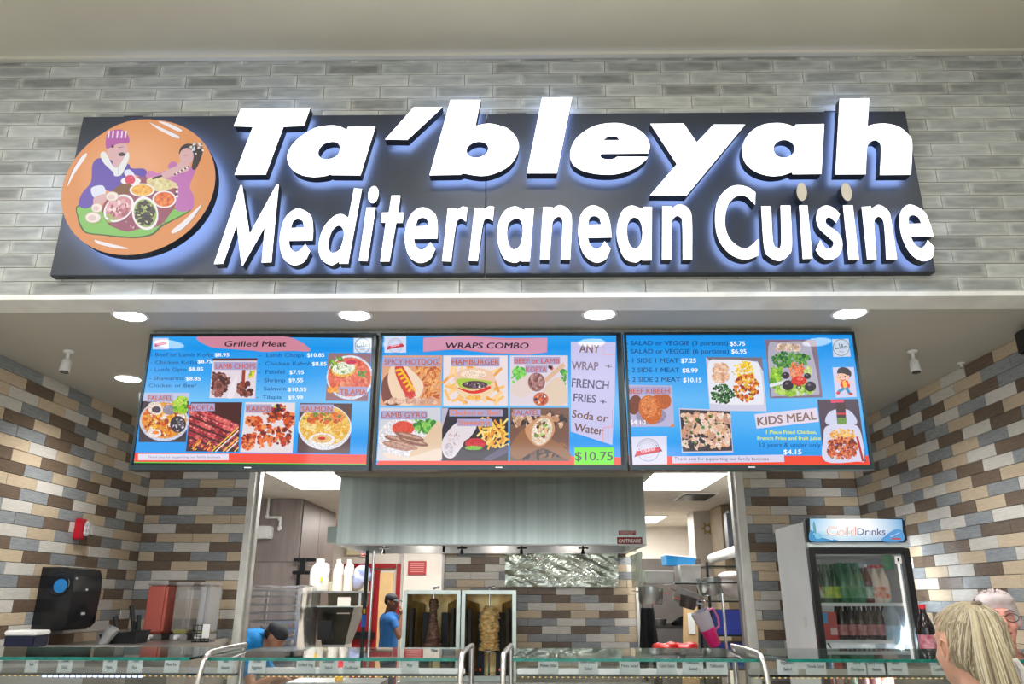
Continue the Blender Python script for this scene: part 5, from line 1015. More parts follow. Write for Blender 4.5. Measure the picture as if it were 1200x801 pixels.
# shelves from photo heights
zsh=[at(1010,706,Y=5.3).z,at(1010,749.5,Y=5.3).z,at(1010,749.5,Y=5.3).z-.30,at(1010,749.5,Y=5.3).z-.62]
for z in zsh:
    if z<.25: continue
    q=MB(); q.box((-fw+.055,.08,z-.02),(fw-.055,.095,z)); 
    for k in range(10): q.box((-fw+.055+.06*k,.095,z-.012),(-fw+.065+.06*k,.6,z-.004))
    q.build('wire_shelf',M_white,fr)
# green sheet + sticker on the door
a=at(1032,650,Y=FY0+.03); b=at(1047,667,Y=FY0+.03); pl=fr.location
box('green_notice',(a.x-pl.x,.021,b.z),(b.x-pl.x,.023,a.z),mat('green_paper',(40,130,84),.6),fr)
a=at(1049,651,Y=FY0); b=at(1058,660,Y=FY0); box('door_sticker',(a.x-pl.x,.010,b.z),(b.x-pl.x,.014,a.z),M_white,fr)
q=MB(); q.box((a.x-pl.x+.015,.006,b.z+.015),(b.x-pl.x-.018,.0095,a.z-.012)); q.build('sticker_mark',M_black,fr)
gl=lambda n,c,t=.9,r_=.1: mat(n,c,r_,0,spec=.6)
def bottle(name,h_,r_,body,capm,labm,neck=.3,lab=(.12,.42)):
    t=bpy.data.objects.new(name,None); C.objects.link(t); t.empty_display_size=.03
    q=MB(); q.lathe([(r_*.9,0),(r_,.008),(r_,h_*.5),(r_*.93,h_*.6),(r_*.6,h_*.74),(r_*.36,h_*.84),(r_*.34,h_*.93)],n=14); q.build('bottle_body',body,t,smooth=True)
    q=MB(); q.lathe([(r_*.40,h_*.92),(r_*.40,h_*.995),(r_*.36,h_)],n=12); q.build('cap',capm,t)
    if labm:
        q=MB(); q.lathe([(r_*1.02,h_*lab[0]),(r_*1.02,h_*lab[1])],n=14); q.build('label',labm,t)
    return t
mg=lambda n,a,b=None: mat(n,a,.4,0,b or a,30)
KINDS={'dg':('glass_bottle',.245,.031,gl('dark_green_glass',(22,74,44)),mg('dark_cap',(30,50,40)),mg('green_red_label',(190,206,180),(150,40,40)),'dark green bottle with red label'),
 'gy':('glass_bottle',.245,.032,gl('bottle_green2',(26,84,50)),mg('gcap',(40,90,60)),mg('yellow_label',(200,210,60),(120,170,60)),'dark green bottle with yellow label'),
 'gr':('soda_bottle',.255,.034,gl('clear_green_plastic',(60,130,90)),mg('green_cap',(50,130,90)),mg('green_label',(70,140,90),(120,170,130)),'clear green soda bottle'),
 'br':('soda_bottle',.245,.032,gl('brown_drink',(110,56,46)),mg('white_cap',(228,226,220)),mg('white_green_label',(206,214,196),(60,130,90)),'brown iced tea bottle'),
 'wr':('milk_drink_bottle',.24,.034,mg('creamy_drink',(236,214,196)),mg('red_cap',(214,40,46)),mg('red_stripe_label',(232,90,60),(240,220,200)),'cream coloured bottle with red cap'),
 'co':('cola_bottle',.22,.032,gl('cola_dark',(34,24,26)),mg('cola_cap',(190,50,60)),mg('cola_label',(160,84,90),(200,150,150)),'dark cola bottle'),
 'wa':('water_bottle',.30,.045,mat('clear_water',(206,214,220),.08,0,(180,190,198),20,alpha=.72),mg('wcap',(200,206,214)),mg('water_label',(150,196,226),(214,226,236)),'large clear water bottle with a pale blue label')}
PRO={}
ordw=['leftmost','second from the left','third from the left','fourth from the left','fifth from the left','sixth from the left','seventh from the left','eighth from the left','ninth from the left','tenth from the left']
def put(kind,x,y,z,label,group,s=1):
    K=KINDS[kind]
    if kind not in PRO: PRO[kind]=o=bottle(K[0],K[1],K[2],K[3],K[4],K[5])
    else: o=copy_tree(PRO[kind])
    o.location=(x,y,z); o.scale=(s,s,s); o.rotation_euler=(0,0,random.uniform(-1,1)); tag(o,label,'bottle',group)
rows=[(zsh[0],['dg','gy','gy','gr','gr','gr','br','wr','wr'],'top fridge shelf'),(zsh[1],[None,None,'co','co','co','co','co','co'],'middle fridge shelf'),(zsh[2],[None,None,'br','co','co','wr','wr'],'lower fridge shelf')]
for z,ks,nm in rows:
    x0,x1=1.885+.085,1.885+.52
    n=len(ks); vis=[k for k in ks if k]; cnt=0
    for i,k in enumerate(ks):
        if not k: continue
        x=x0+(x1-x0)*i/(n-1)
        put(k,x,FY0+.14,z,KINDS[k][6]+', %s, front row, %s'%(ordw[cnt],nm),'bottles in the front row of the drinks fridge'); 
        put(k,x+.006,FY0+.225,z,KINDS[k][6]+', %s, second row, %s'%(ordw[cnt],nm),'bottles in the second row of the drinks fridge'); cnt+=1
put('wa',1.885+.53,FY0+.13,zsh[1]-.07,'large clear water bottle at the right end of the middle fridge shelf','water bottles in the fridge',1.25)
M_pack=mat('red_carton',(208,30,40),.4,0,(180,24,34),8)
for z,nm in ((zsh[1],'middle'),(zsh[2],'lower')):
    for k in range(2):
        c=box('drink_carton',(1.945+k*.052,FY0+.10,z),(1.945+k*.052+.05,FY0+.2,z+.17),M_pack); tag(c,'red drinks carton, %s of the pair on the %s fridge shelf'%(('left','right')[k],nm),'carton','red drink cartons in the fridge')
        box('carton_panel',(1.948+k*.052,FY0+.098,z+(.1 if k==0 else .03)),(1.99+k*.052,FY0+.0995,z+(.165 if k==0 else .07)),mat('carton_blue',(50,150,210),.4) if k==0 else mat('carton_pale',(230,180,180),.4),c)
# big cola bottle standing in front of the fridge on the ledge
KINDS['big']=('cola_bottle',.33,.055,gl('cola_big',(28,20,24)),mg('bigcap',(206,40,50)),mg('big_label',(150,46,70),(200,150,160)),'')
a=at(1090,769,Y=4.2); b=at(1085,708,Y=4.2); hB=b.z-a.z
put('big',a.x,4.2,a.z,'two litre dark cola bottle with a red cap on the ledge right of the fridge',None,hB/.33)
PRO['big']['category']='bottle'
# ---------------------------------------------------------------- left niche things
# hand towel dispenser on the left wall
X0=XL+.008; yN=at(42,705,X=X0).y; xF=at(83,705,Y=yN).x-X0; yF=at(116,700,X=X0+xF*.9).y; ZB=at(60,737,Y=yN).z
t=empty('towel_dispenser',(X0,(yN+yF)/2,ZB),'black paper towel dispenser with a blue window on the left tiled wall','dispenser')
yn=yN-t.location.y; yf=yF-t.location.y; H=at(60,664,Y=yN).z-ZB; XD=xF
prof=[(0,0),(XD*.85,0),(XD*.97,.03),(XD,H*.6),(XD*.97,H*.86),(XD*.88,H*.97),(XD*.7,H),(0,H)]
q=MB(); n=len(prof); vs=[(x,yn,z) for x,z in prof]+[(x,yf-.03,z) for x,z in prof]+[(x*.9,yf,z*.97+.004) for x,z in prof]
fs=[(i,(i+1)%n,n+(i+1)%n,n+i) for i in range(n)]+[(n+i,n+(i+1)%n,2*n+(i+1)%n,2*n+i) for i in range(n)]+[tuple(range(n))[::-1],tuple(2*n+i for i in range(n))]
q.add(vs,fs); q.build('cover',mat('glossy_black_cover',(24,26,30),.18),t)
q=MB(); ym=yn
for i in range(1): 
    M=Matrix.Translation((XD*.56,yn-.001,H*.72))@Matrix.Rotation(R(90),4,'X'); q.lathe([(XD*.33,0),(XD*.33,.004),(XD*.3,.006)],n=28,M=M)
q.build('window',mat('dark_window',(18,26,36),.1),t)
q=MB(); M=Matrix.Translation((XD*.64,yn-.0075,H*.69))@Matrix.Rotation(R(90),4,'X'); q.lathe([(XD*.19,0),(XD*.19,.003)],n=24,M=M); q.build('blue_roll',mat('blue_roll',(40,130,200),.4),t)
q=MB(); yy=yn+(yf-yn)*.4; q.box((XD-.002,yy,H*.62),(XD+.002,yy+.025,H*.65)); q.box((XD*.97,yn+.02,H*.80),(XD*.985+.002,yn+.035,H*.83)); q.box((XD-.004,yy,H*.22),(XD+.001,yy+.04,H*.26)); q.build('white_symbols',mat('pale_print',(190,196,200),.5),t)
q=MB(); q.box((.03,yn+.03,-.01),(XD*.8,yf-.05,.0)); q.build('paper_slot',M_dark,t)
# fire alarm strobe
a=at(95,619,X=X0+.02); t=empty('alarm_strobe',(X0,a.y,a.z),'small red alarm strobe with a clear lens on the left tiled wall','alarm')
q=MB(); q.bbox((0,-.055,-.075),(.04,.03,.065),.005); q.build('backplate',mat('alarm_red',(190,20,40),.35),t)
q=MB(); q.bbox((.035,-.01,-.05),(.075,.055,.05),.012); q.build('lens',mat('strobe_lens',(206,206,206),.15,0,(140,140,144),40),t)
# back ledge counter along the niche
for nm,x0,x1,lab in (('back_ledge',XL+.01,-2.3,'steel ledge along the back wall under the juice dispensers'),('back_ledge',1.84,XR-.01,'')):
    if lab:
        zz=at(210,742,Y=6.1).z-.04; t=empty('side_counter',((x0+x1)/2,6.1,0),lab,'counter')
        box('worktop',(x0-t.location.x,-.8,zz-.03),(x1-t.location.x,.28,zz),M_steel2,t); box('cabinet',(x0-t.location.x+.01,-.76,0),(x1-t.location.x-.01,.26,zz-.03),M_steel2,t); ZL=zz
def juicer(px0,px1,lab,body,liq,ratio):
    a=at(px0,742,Y=6.05); b=at(px1,684,Y=6.05); w_=(b.x-a.x)/2; t=empty('juice_dispenser',((a.x+b.x)/2,6.08,ZL),lab,'dispenser','juice dispensers on the side counter')
    z0=a.z-ZL; H=b.z-ZL; D_=.13
    q=MB(); q.bbox((-w_*1.0,-D_,z0),(w_*1.0,D_,H),.018); q.build('tank',body,t,smooth=False)
    q=MB(); q.bbox((-w_+.008,-D_+.008,z0+.005),(w_-.008,D_-.008,z0+ratio*(H-z0)),.012); q.build('juice',liq,t)
    q=MB(); q.bbox((-w_-.004,-D_-.004,H-.012),(w_+.004,D_+.004,H+.014),.008); q.build('lid',glass_mat('lid_clear'+str(px0),(.95,.95,.96),.05,.1,(220,214,214),.35),t)
    q=MB(); q.bbox((-w_,-D_,0),(w_,D_,z0-.002),.006); q.build('base',M_steel2,t)
    q=MB(); q.cyl((0,-D_-.05,z0*.6),(0,-D_,z0*.6),.014); q.cyl((0,-D_-.04,z0*.6),(0,-D_-.04,z0*.2),.012); q.build('tap',M_white,t)
juicer(173,204,'juice dispenser with a red tank and dark red juice','x' and glass_mat('red_tank',(.95,.55,.5),.03,.1,(224,124,112),.5),mat('red_juice',(150,14,30),.2),.17)
juicer(205.5,233,'clear juice dispenser with a little yellow juice, middle of the three',glass_mat('clear_tank1',(.95,.95,.95),.04,.1,(226,220,216),.14),mat('yellow_juice',(206,206,60),.25),.08)
juicer(234,252,'narrow clear juice dispenser at the right end by the opening post',glass_mat('clear_tank2',(.95,.95,.95),.04,.1,(220,222,228),.35),mat('yellow_juice2',(206,206,60),.25),.07)
# lid and cutlery holder, black
a=at(143,756,Y=5.6); zc_=a.z; t=empty('cutlery_holder',(a.x,5.6,ZL),'black holder with upright utensils and a clear cup beside the dispensers','holder')
hh=at(140,738,Y=5.6).z-ZL
q=MB(); q.add([(-.10,-.08,0),(.12,-.08,0),(.12,.1,0),(-.10,.1,0),(-.12,-.10,hh*.7),(.13,-.10,hh),(.13,.12,hh),(-.12,.12,hh*.7)],[(0,3,2,1),(4,5,6,7),(0,1,5,4),(1,2,6,5),(2,3,7,6),(3,0,4,7)]); q.build('tray',M_black,t)
z=hh
for k,(x,dx,l) in enumerate(((.06,-.035,.16),(.085,.0,.1),(.04,.03,.06),(-.05,-.03,.09))):
    q=MB(); q.tube([(x+.02,0,z*.4),(x+dx,0,z+l)],[.012,.016],6); q.build('utensil',M_black,t)
q=MB(); M=Matrix.Translation((-.05,-.11,hh*.6))@Matrix.Rotation(R(30),4,'Y'); q.lathe([(.03,-.06),(.042,.06),(.04,.06),(.028,-.058)],n=16,M=M); q.build('clear_cup',glass_mat('cup_clear',(.95,.95,.95),.06,.1,(220,220,220),.3),t,smooth=True)
zz=at(240,746,Y=5.75).z
t=empty('wire_basket',(at(240,750,Y=5.75).x,5.75,ZL),'small black wire basket with white tags right of the dispensers','basket')
q=MB(); 
for k in range(6): q.box((-.07,-.06,.02+k*.018),(.05,-.056,.026+k*.018)); 
for k in range(5): q.box((-.07+k*.029,-.06,0),(-.066+k*.029,-.056,.12))
q.box((-.07,-.06,0),(.05,.06,.01)); q.build('wires',M_black,t); box('white_tag',(.0,-.064,.03),(.05,-.061,.12),M_white,t)
# napkin box bottom left + dark tray
a=at(31,757,Y=4.6); b=at(31,738,Y=4.6); t=empty('napkin_box',(at(31,750,Y=4.6).x,4.6,a.z),'dark blue box with a white lid at the far left behind the glass case','box')
w_=.085; H=b.z-a.z; q=MB(); q.bbox((-w_,-.07,0),(w_,.07,H-.025),.006); q.build('box_body',mat('navy_plastic',(24,30,56),.3),t); q=MB(); q.bbox((-w_-.004,-.075,H-.025),(w_+.004,.075,H),.006); q.build('lid',M_white,t)
t=empty('service_counter',(-.2,4.35,0),'long low worktop behind the glass display cases','counter')
zc2=a.z; box('worktop',(-2.85,-.2,zc2-.04),(-2.0,.35,zc2),mat('grey_worktop',(150,148,144),.4),t); box('cabinet',(-2.8,-.15,0),(-2.05,.3,zc2-.04),M_steel2,t)
t=empty('service_counter',(2.35,4.35,0),'short ledge carrying the cola bottle at the right wall','counter')
z3=at(1090,769,Y=4.2).z; box('worktop',(-.35,-.25,z3-.04),(.4,.25,z3),M_steel2,t); box('cabinet',(-.33,-.2,0),(.38,.2,z3-.04),M_steel2,t)
# ---------------------------------------------------------------- glass display cases
GT=1.409; Ga,Gb=2.70,3.25
SEC=[(-2.95,-1.10,'leftmost glass display case under the towel dispenser'),(-1.04,-.215,'second glass display case in front of the pan trolley'),(-.035,.79,'third glass display case in front of the tiled kitchen wall'),(.86,2.35,'rightmost glass display case in front of the drinks fridge')]
M_cast=mat('satin_post',(214,210,206),.28,1); M_led=emat('led_warm',(255,206,110),1.3); M_ledc=emat('led_cool',(200,215,255),2.6); M_card=mat('name_card_paper',(240,246,250),.7); M_food=[mat('food%d'%i,c,.6,0,tuple(v*.6 for v in c),30) for i,c in enumerate(((210,150,50),(90,120,50),(170,60,40),(230,210,170),(120,80,50),(220,180,60)))]
cards={0:[(0,1,'left edge'),(29,47),(67,87),(120,139),(149,169),(192,212)],1:[(255,275),(291,313),(347,370),(374,397),(402,423),(470,491)],2:[(631,654),(678,700),(726,749),(770,792),(800,823),(828,851)],3:[(911,933),(944,966),(993,1014),(1015,1037),(1037,1061),(1091,1112)]}
txts={0:[('',''),('Rice',''),('Lentil','Salad'),('Baked','Potato'),('Yellow','Rice'),('Mixed Rice','')],1:[('Baba','Ganoush'),('Fried','Eggplant'),('Grilled Veg',''),('Cucumber','Salad'),('Fried','Cauliflower'),('Rice','')],2:[('Potato Salad',''),('Mixed Greens','Salad'),('Pasta Salad',''),('Corn Salad',''),('Chickpea','Salad'),('Tabbouleh','')],3:[('Egyptian','Salad'),('Greek Salad',''),('Spicy','Chickpeas'),('Spicy Kofta','Hummus'),('Beet','Hummus'),('Spicy','Cauliflower')]}
cn=['leftmost','second from the left','third from the left','fourth from the left','fifth from the left','rightmost']; sn=['the leftmost glass case','the second glass case','the third glass case','the rightmost glass case']
for i,(x0,x1,lab) in enumerate(SEC):
    xc=(x0+x1)/2; t=empty('glass_display_case',(xc,(Ga+Gb)/2,0),lab,'display case','glass display cases along the front'); p=t.location; a_,b_=x0-xc,x1-xc; ya,yb=Ga-p.y,Gb-p.y
    tg=box('top_glass',(a_,ya,GT-.008),(b_,yb,GT),M_sheet,t); box('glass_edge',(a_,ya-.003,GT-.0095),(b_,ya,GT+.0005),M_edge,tg); box('glass_edge',(a_,yb,GT-.007),(b_,yb+.002,GT-.001),mat('pale_edge%d'%i,(150,190,180),.3),tg)
    q=MB(); q.add([(a_,ya+.004,GT-.012),(b_,ya+.004,GT-.012),(b_,ya-.26,.96),(a_,ya-.26,.96),(a_,ya+.010,GT-.012),(b_,ya+.010,GT-.012),(b_,ya-.254,.96),(a_,ya-.254,.96)],[(3,2,1,0),(4,5,6,7),(0,1,5,4),(1,2,6,5),(2,3,7,6),(3,0,4,7)]); q.build('front_glass',M_sheet,t)
    zr=1.318; q=MB(); q.bbox((a_+.01,.215-.0,zr),(b_-.01,.235,zr+.02),.003); q.build('card_rail',M_cast,t)
    q=MB(); q.box((a_+.01,.20,zr-.008),(b_-.01,.24,zr)); q.build('lamp_strip',M_bezel,t)
    q=MB(); n_=int((b_-a_)/.022)
    for k in range(n_):
        X=a_+.03+k*.022
        if X<b_-.03: q.box((X,.207,zr-.0115),(X+.006,.212,zr-.008))
    o=q.build('led_dots',M_ledc if False else M_led,t); o['kind']='stuff'
    if i==0:
        q=MB()
        for k in range(18): X=at(55,790,Y=3.2).x-p.x+k*.022; q.box((X,.195,zr-.014),(X+.012,.204,zr-.007))
        o=q.build('cool_led_dots',M_ledc,t); o['kind']='stuff'
    box('inner_shelf',(a_+.01,.24,zr),(b_-.01,.27,zr+.004),M_sheet,t)
    q=MB(); q.bbox((a_,ya-.28,.86),(b_,yb+.02,.955),.004); q.build('deck',M_white,t)
    box('cabinet',(a_+.01,ya-.22,.1),(b_-.01,yb-.02,.86),M_steel2,t); box('plinth',(a_+.02,ya-.15,0),(b_-.02,yb-.06,.1),M_dark,t)
    n_=max(2,int((b_-a_)/.34)); 
    for k in range(n_):
        X0_=a_+.03+k*(b_-a_-.06)/n_; X1_=X0_+(b_-a_-.06)/n_-.02
        q=MB(); q.box((X0_,-.22,.955),(X1_,.2,.96)); 
        q.add([(X0_,-.22,1.0),(X1_,-.22,1.0),(X1_,.2,1.0),(X0_,.2,1.0),(X0_,-.22,.955),(X1_,-.22,.955),(X1_,.2,.955),(X0_,.2,.955)],[(0,1,5,4),(1,2,6,5),(2,3,7,6),(3,0,4,7)]); pn=q.build('serving_pan',M_chrome,t)
        q=MB(); rd=random.Random(i*10+k)
        for _ in range(70): q.ell((rd.uniform(X0_+.03,X1_-.03),rd.uniform(-.18,.16),rd.uniform(.975,1.01)),(rd.uniform(.012,.03),rd.uniform(.012,.025),rd.uniform(.008,.02)),7,5)
        o=q.build('food',M_food[(i*3+k)%6],pn,smooth=True); o['kind']='stuff'
    for k,cd_ in enumerate(cards[i]):
        pa=at(cd_[0],791.5,Y=3.195) ; pb=at(cd_[1],773,Y=3.195)
        if i==0 and k==0: pa=at(-16,791,Y=3.195); pb=at(5,773,Y=3.195)
        dz=0
        c=empty('name_card',((pa.x+pb.x)/2,3.186,zr+.001),'white name card, %s on the rail of %s'%(cn[k],sn[i]),'card','white name cards on the glass cases')
        wv=(pb.x-pa.x)/2; hv=.066; q=MB(); q.box((-wv,0,0),(wv,.002,hv)); q.build('card_sheet',M_card,c)
        pc=Pic(lambda x,y,kk:Vector((-wv+x*2*wv,-.0006-kk*2e-4,hv-y*hv)))
        l1,l2=txts[i][k]
        for s_,yy in (((l1,.42),(l2,.78)) if l2 else ((l1,.62),)):
            if s_: pc.text(s_,.5-min(.8,len(s_)*.075)/2,yy,.17,(90,104,120),min(.8,len(s_)*.075),.02)
        if pc.f: pc.build('card_lettering',print_mat('card_print%d%d'%(i,k),0),c)
# satin posts between the cases
XP=lambda px,Y: at(px,766,Y=Y).x
for x,dr_,l in ((XP(241,2.68),XP(285,3.2)-XP(241,2.68),'curved satin steel post between the first and second glass case'),(XP(541,2.68),XP(553,3.2)-XP(541,2.68),'curved satin steel post at the right end of the second glass case'),(XP(590,2.68),XP(599,3.2)-XP(590,2.68),'curved satin steel post at the left end of the third glass case'),(XP(893,2.68),XP(860,3.2)-XP(893,2.68),'curved satin steel post between the third and rightmost glass case')):
    t=empty('case_post',(x,2.975,0),l,'post','curved steel posts of the glass cases')
    q=MB(); pts=[(dr_,.24,GT+.010),(dr_*.55,.0,GT+.014),(dr_*.12,-.23,GT+.014),(0,-.275,GT+.010),(0,-.305,GT-.01),(0,-.325,GT-.05),(0,-.37,1.2),(0,-.42,.96)]
    q.tube(pts,.0090,12); q.build('tube',M_cast,t,smooth=True)
    q=MB(); q.cyl((dr_,.22,.955),(dr_,.22,GT+.005),.010); q.build('bracket',M_cast,t,smooth=True)
for px,y_,c,nm,l in ((398,3.6,(224,40,60),'sauce_bottle','small red sauce bottle with a yellow base behind the second glass case'),):
    a=at(px,782,Y=y_); t=empty(nm,(a.x,y_,a.z-.05),l,'bottle'); q=MB(); q.lathe([(.018,.03),(.018,.07),(.008,.085),(.004,.1)],n=12); q.build('bottle_body',mat('red_sauce',c,.3),t,smooth=True); q=MB(); q.lathe([(.0185,0),(.0185,.03)],n=12); q.build('base',mat('yellow_base',(230,180,40),.4),t)
    st=box('jar_stand',(a.x-.2,y_-.1,.9),(a.x+.2,y_+.1,a.z-.05),M_steel2); tag(st,'steel box carrying the red sauce bottle behind the second glass case','stand')
# ---------------------------------------------------------------- people
def skin(n,a,b): return mat(n,a,.5,0,b,14,spec=.35)
def TM_(loc,rx=0,ry=0,rz=0,s=1): return Matrix.Translation(loc)@Euler((R(rx),R(ry),R(rz)),'XYZ').to_matrix().to_4x4()@Matrix.Scale(s,4)
HEAD=[('e',(0,.018,.035),(.076,.094,.086)),('e',(0,-.03,-.02),(.062,.062,.082)),('e',(0,-.045,-.075),(.044,.042,.036)),('e',(0,-.068,-.09),(.026,.022,.02)),
 ('e',(0,-.078,.03),(.052,.014,.012)),('c',(0,-.088,.015),.009,(0,-.108,-.024),.0135),('e',(.012,-.098,-.03),(.009,.012,.008)),('e',(-.012,-.098,-.03),(.009,.012,.008)),
 ('e',(0,-.086,-.056),(.024,.012,.006)),('e',(0,-.084,-.066),(.020,.012,.006)),('e',(.036,-.066,-.028),(.022,.020,.020)),('e',(-.036,-.066,-.028),(.022,.020,.020)),
 ('e',(.077,.004,-.004),(.009,.019,.032),(8,14,0)),('e',(-.077,.004,-.004),(.009,.019,.032),(8,-14,0)),('c',(0,.02,-.05),.052,(0,.035,-.16),.055)]
def xf(pr,M):
    out=[]
    for p in pr:
        if p[0]=='c': out.append(('c',tuple(M@Vector(p[1])),p[2],tuple(M@Vector(p[3])),p[4]))
        else:
            q3=M.to_3x3()@Euler([R(x) for x in (p[3] if len(p)>3 else (0,0,0))]).to_matrix(); e=q3.to_euler(); out.append(('e',tuple(M@Vector(p[1])),p[2],tuple(math.degrees(v) for v in e)))
    return out
def hand(w,d,side,pal,curl=.5,s=1.0):
    """palm at wrist w heading d, back of hand along pal; five unequal bent fingers"""
    d=Vector(d).normalized(); n=Vector(pal).normalized(); a=d.cross(n).normalized()*side; w=Vector(w); out=[('c',tuple(w),.024*s,tuple(w+d*.05*s),.03*s),('e',tuple(w+d*.055*s),(.036*s,.036*s,.02*s))]
    for k,(o,l) in enumerate(((-.028,.072),(-.009,.08),(.010,.075),(.027,.058))):
        b=w+d*.08*s+a*o*s; m=b+d*l*.5*s-n*curl*.018*s; e=m+(d*(1-curl*.6)-n*curl).normalized()*l*.5*s
        out+=[('c',tuple(w+d*.05*s+a*o*.8*s),.010*s,tuple(b),.0095*s),('c',tuple(b),.0095*s,tuple(m),.0085*s),('c',tuple(m),.0085*s,tuple(e),.007*s)]
    b=w+d*.03*s-a*.03*s; m=b+(d*.7-a*.8).normalized()*.035*s; out+=[('c',tuple(b),.013*s,tuple(m),.011*s),('c',tuple(m),.011*s,tuple(m+(d-a*.2-n*.3).normalized()*.03*s),.008*s)]
    return out
def eyes(root,M,iris,closed=False,skinm=None):
    for s in (-1,1):
        q=MB()
        if not closed:
            q.ell((s*.030,-.073,.006),(.0125,.0125,.0085),10,8); q.v=[tuple(M@Vector(v)) for v in q.v]; e=q.build('eye',mat('eye_white',(226,220,214),.2),root,smooth=True)
            q=MB(); q.ell((s*.030,-.0835,.005),(.0052,.0025,.0052),10,6); q.v=[tuple(M@Vector(v)) for v in q.v]; q.build('iris',mat('iris',iris,.2),e)
        q=MB(); q.tube([(s*.017,-.081,.012),(s*.030,-.0865,.0155),(s*.044,-.079,.012)],.0022,6); q.v=[tuple(M@Vector(v)) for v in q.v]; q.build('upper_lid' if not closed else 'closed_eyelid',skinm,root)
        q=MB(); q.tube([(s*.014,-.088,.028),(s*.032,-.089,.034),(s*.050,-.076,.029)],[.003,.004,.002],6); q.v=[tuple(M@Vector(v)) for v in q.v]; q.build('eyebrow',mat('brow',(120,106,96) if closed or iris[0]>60 else (30,24,22),.8),root)
def lips(root,M,col):
    q=MB(); q.tube([(-.024,-.088,-.058),(-.01,-.0975,-.056),(0,-.0985,-.0575),(.01,-.0975,-.056),(.024,-.088,-.058)],[.0015,.0042,.0036,.0042,.0015],8); q.tube([(-.022,-.088,-.061),(0,-.0965,-.066),(.022,-.088,-.061)],[.0015,.005,.0015],8); q.v=[tuple(M@Vector(v)) for v in q.v]; q.build('lips',mat('lip_colour',col,.45),root,smooth=True)
def figure(root,hip,sh,face_dir,legs=True,sk=None,shirt=None,pants=None,arms=None,head=None,wsh=.19,skirt=None,thick=1.0,voxel=.012,shirt_lo=None):
    pass
def body_parts(hip,chest,neck,wsh,lat):
    """torso volumes; lat = unit vector towards the figure's right shoulder"""
    hip,chest,neck,lat=Vector(hip),Vector(chest),Vector(neck),Vector(lat); o=[]
    o.append(('c',tuple(hip-lat*.07),.115,tuple(hip+lat*.07),.115)); mid=(hip+chest)/2
    for s in (-1,1): o.append(('c',tuple(hip+lat*s*.05),.11,tuple(mid+lat*s*.05),.10)); o.append(('c',tuple(mid+lat*s*.05),.10,tuple(chest+lat*s*.07),.115))
    o.append(('c',tuple(chest-lat*(wsh-.05)),.065,tuple(chest+lat*(wsh-.05)),.065)); o.append(('c',tuple(chest),.08,tuple(neck),.05)); return o
def grow(pr,k):
    return [('c',p[1],p[2]+k,p[3],p[4]+k) if p[0]=='c' else ('e',p[1],tuple(v+k for v in p[2]))+tuple(p[3:]) for p in pr]
def person(label,head_M,hip,chest,wsh,lat,arms,feet,sk,shirt_m,pants_m,sleeve=1.0,extra=(),vox=.011,head_s=1,shoe=None):
    """arms: [(shoulder,elbow,wrist,handdir,palm,side,curl)], feet: [(knee,ankle,toe)]"""
    root=empty('person',(0,0,0),label,'person'); P0=Vector((Vector(feet[0][1]).x*.5+Vector(feet[1][1]).x*.5,Vector(feet[0][1]).y*.5+Vector(feet[1][1]).y*.5,0)); root.location=P0
    T=Matrix.Translation(-P0); neck=head_M@Vector((0,.035,-.16))
    tor=body_parts(hip,chest,neck,wsh,lat); armp=[]; slv=[]
    for (s_,e_,w_,hd,pl_,side,curl) in arms:
        armp+=[('c',s_,.052,e_,.040),('c',e_,.040,w_,.026)]+hand(w_,hd,side,pl_,curl)
        e2=Vector(s_).lerp(Vector(e_),min(sleeve,1)); slv.append(('c',s_,.062,tuple(e2),.056 if sleeve<1 else .05))
        if sleeve>1: slv.append(('c',e_,.05,tuple(Vector(e_).lerp(Vector(w_),.93)),.037))
    legp=[];pan=[]
    for i,(kn,an,toe) in enumerate(feet):
        h_=Vector(hip)+Vector(lat)*(.085 if i else -.085); legp+=[('c',tuple(h_),.085,kn,.058),('c',kn,.055,an,.04)]; pan+=[('c',tuple(h_),.097,kn,.070),('c',kn,.068,tuple(Vector(an)+Vector((0,0,.03))),.056)]
    body=fuse('body',xf(HEAD,head_M)+tor+armp+legp,vox,sk,root,3,T)
    hc=Vector(hip)+ (Vector(chest)-Vector(hip))*.06
    fuse('shirt',grow([p for p in tor[1:-1]],.012)+slv+grow([tor[0]],.010),vox,shirt_m,root,3,T)
    fuse('trousers',grow([('c',tuple(Vector(hip)-Vector(lat)*.07+Vector((0,0,-.03))),.112,tuple(Vector(hip)+Vector(lat)*.07+Vector((0,0,-.03))),.112)],.006)+pan,vox*1.3,pants_m,root,2,T)
    for kn,an,toe in feet: fuse('shoe',[('c',(an[0],an[1],.05),.045,(toe[0],toe[1],.035),.035)],.012,shoe or M_black,root,1,T)
    root['_T']=0; del root['_T']; return root,T
# --- man in the blue shirt by the red door, hand to his face
s1=skin('brown_skin',(120,82,62),(104,68,50)); Yp=11.3; a=at(459,706,Y=Yp); hx,hz=a.x,a.z
M1=TM_((hx,Yp,hz),6,0,62)
bl=mat('blue_tee',(40,104,170),.85,0,(34,92,154),8)
rt,T=person('person in a blue T-shirt and dark cap, hand to face, by the red door',M1,(hx-.03,Yp+.02,hz-.66),(hx-.02,Yp+.01,hz-.24),.19,(-.45,.89,0),
  [((hx+.07,Yp-.15,hz-.24),(hx+.16,Yp-.26,hz-.43),(hx+.16,Yp-.12,hz-.16),(-.1,.25,1),(.9,-.3,0),1,.7),((hx-.10,Yp+.18,hz-.25),(hx-.12,Yp+.22,hz-.52),(hx-.02,Yp+.12,hz-.74),(.4,-.2,-1),(-.5,.8,0),-1,.4)],
  [((hx+.04,Yp-.1,.50),(hx+.02,Yp-.08,.09),(hx+.16,Yp-.14,.04)),((hx-.04,Yp+.12,.50),(hx-.06,Yp+.14,.09),(hx+.08,Yp+.10,.04))],s1,bl,mat('navy_trousers',(30,40,66),.9),.42)
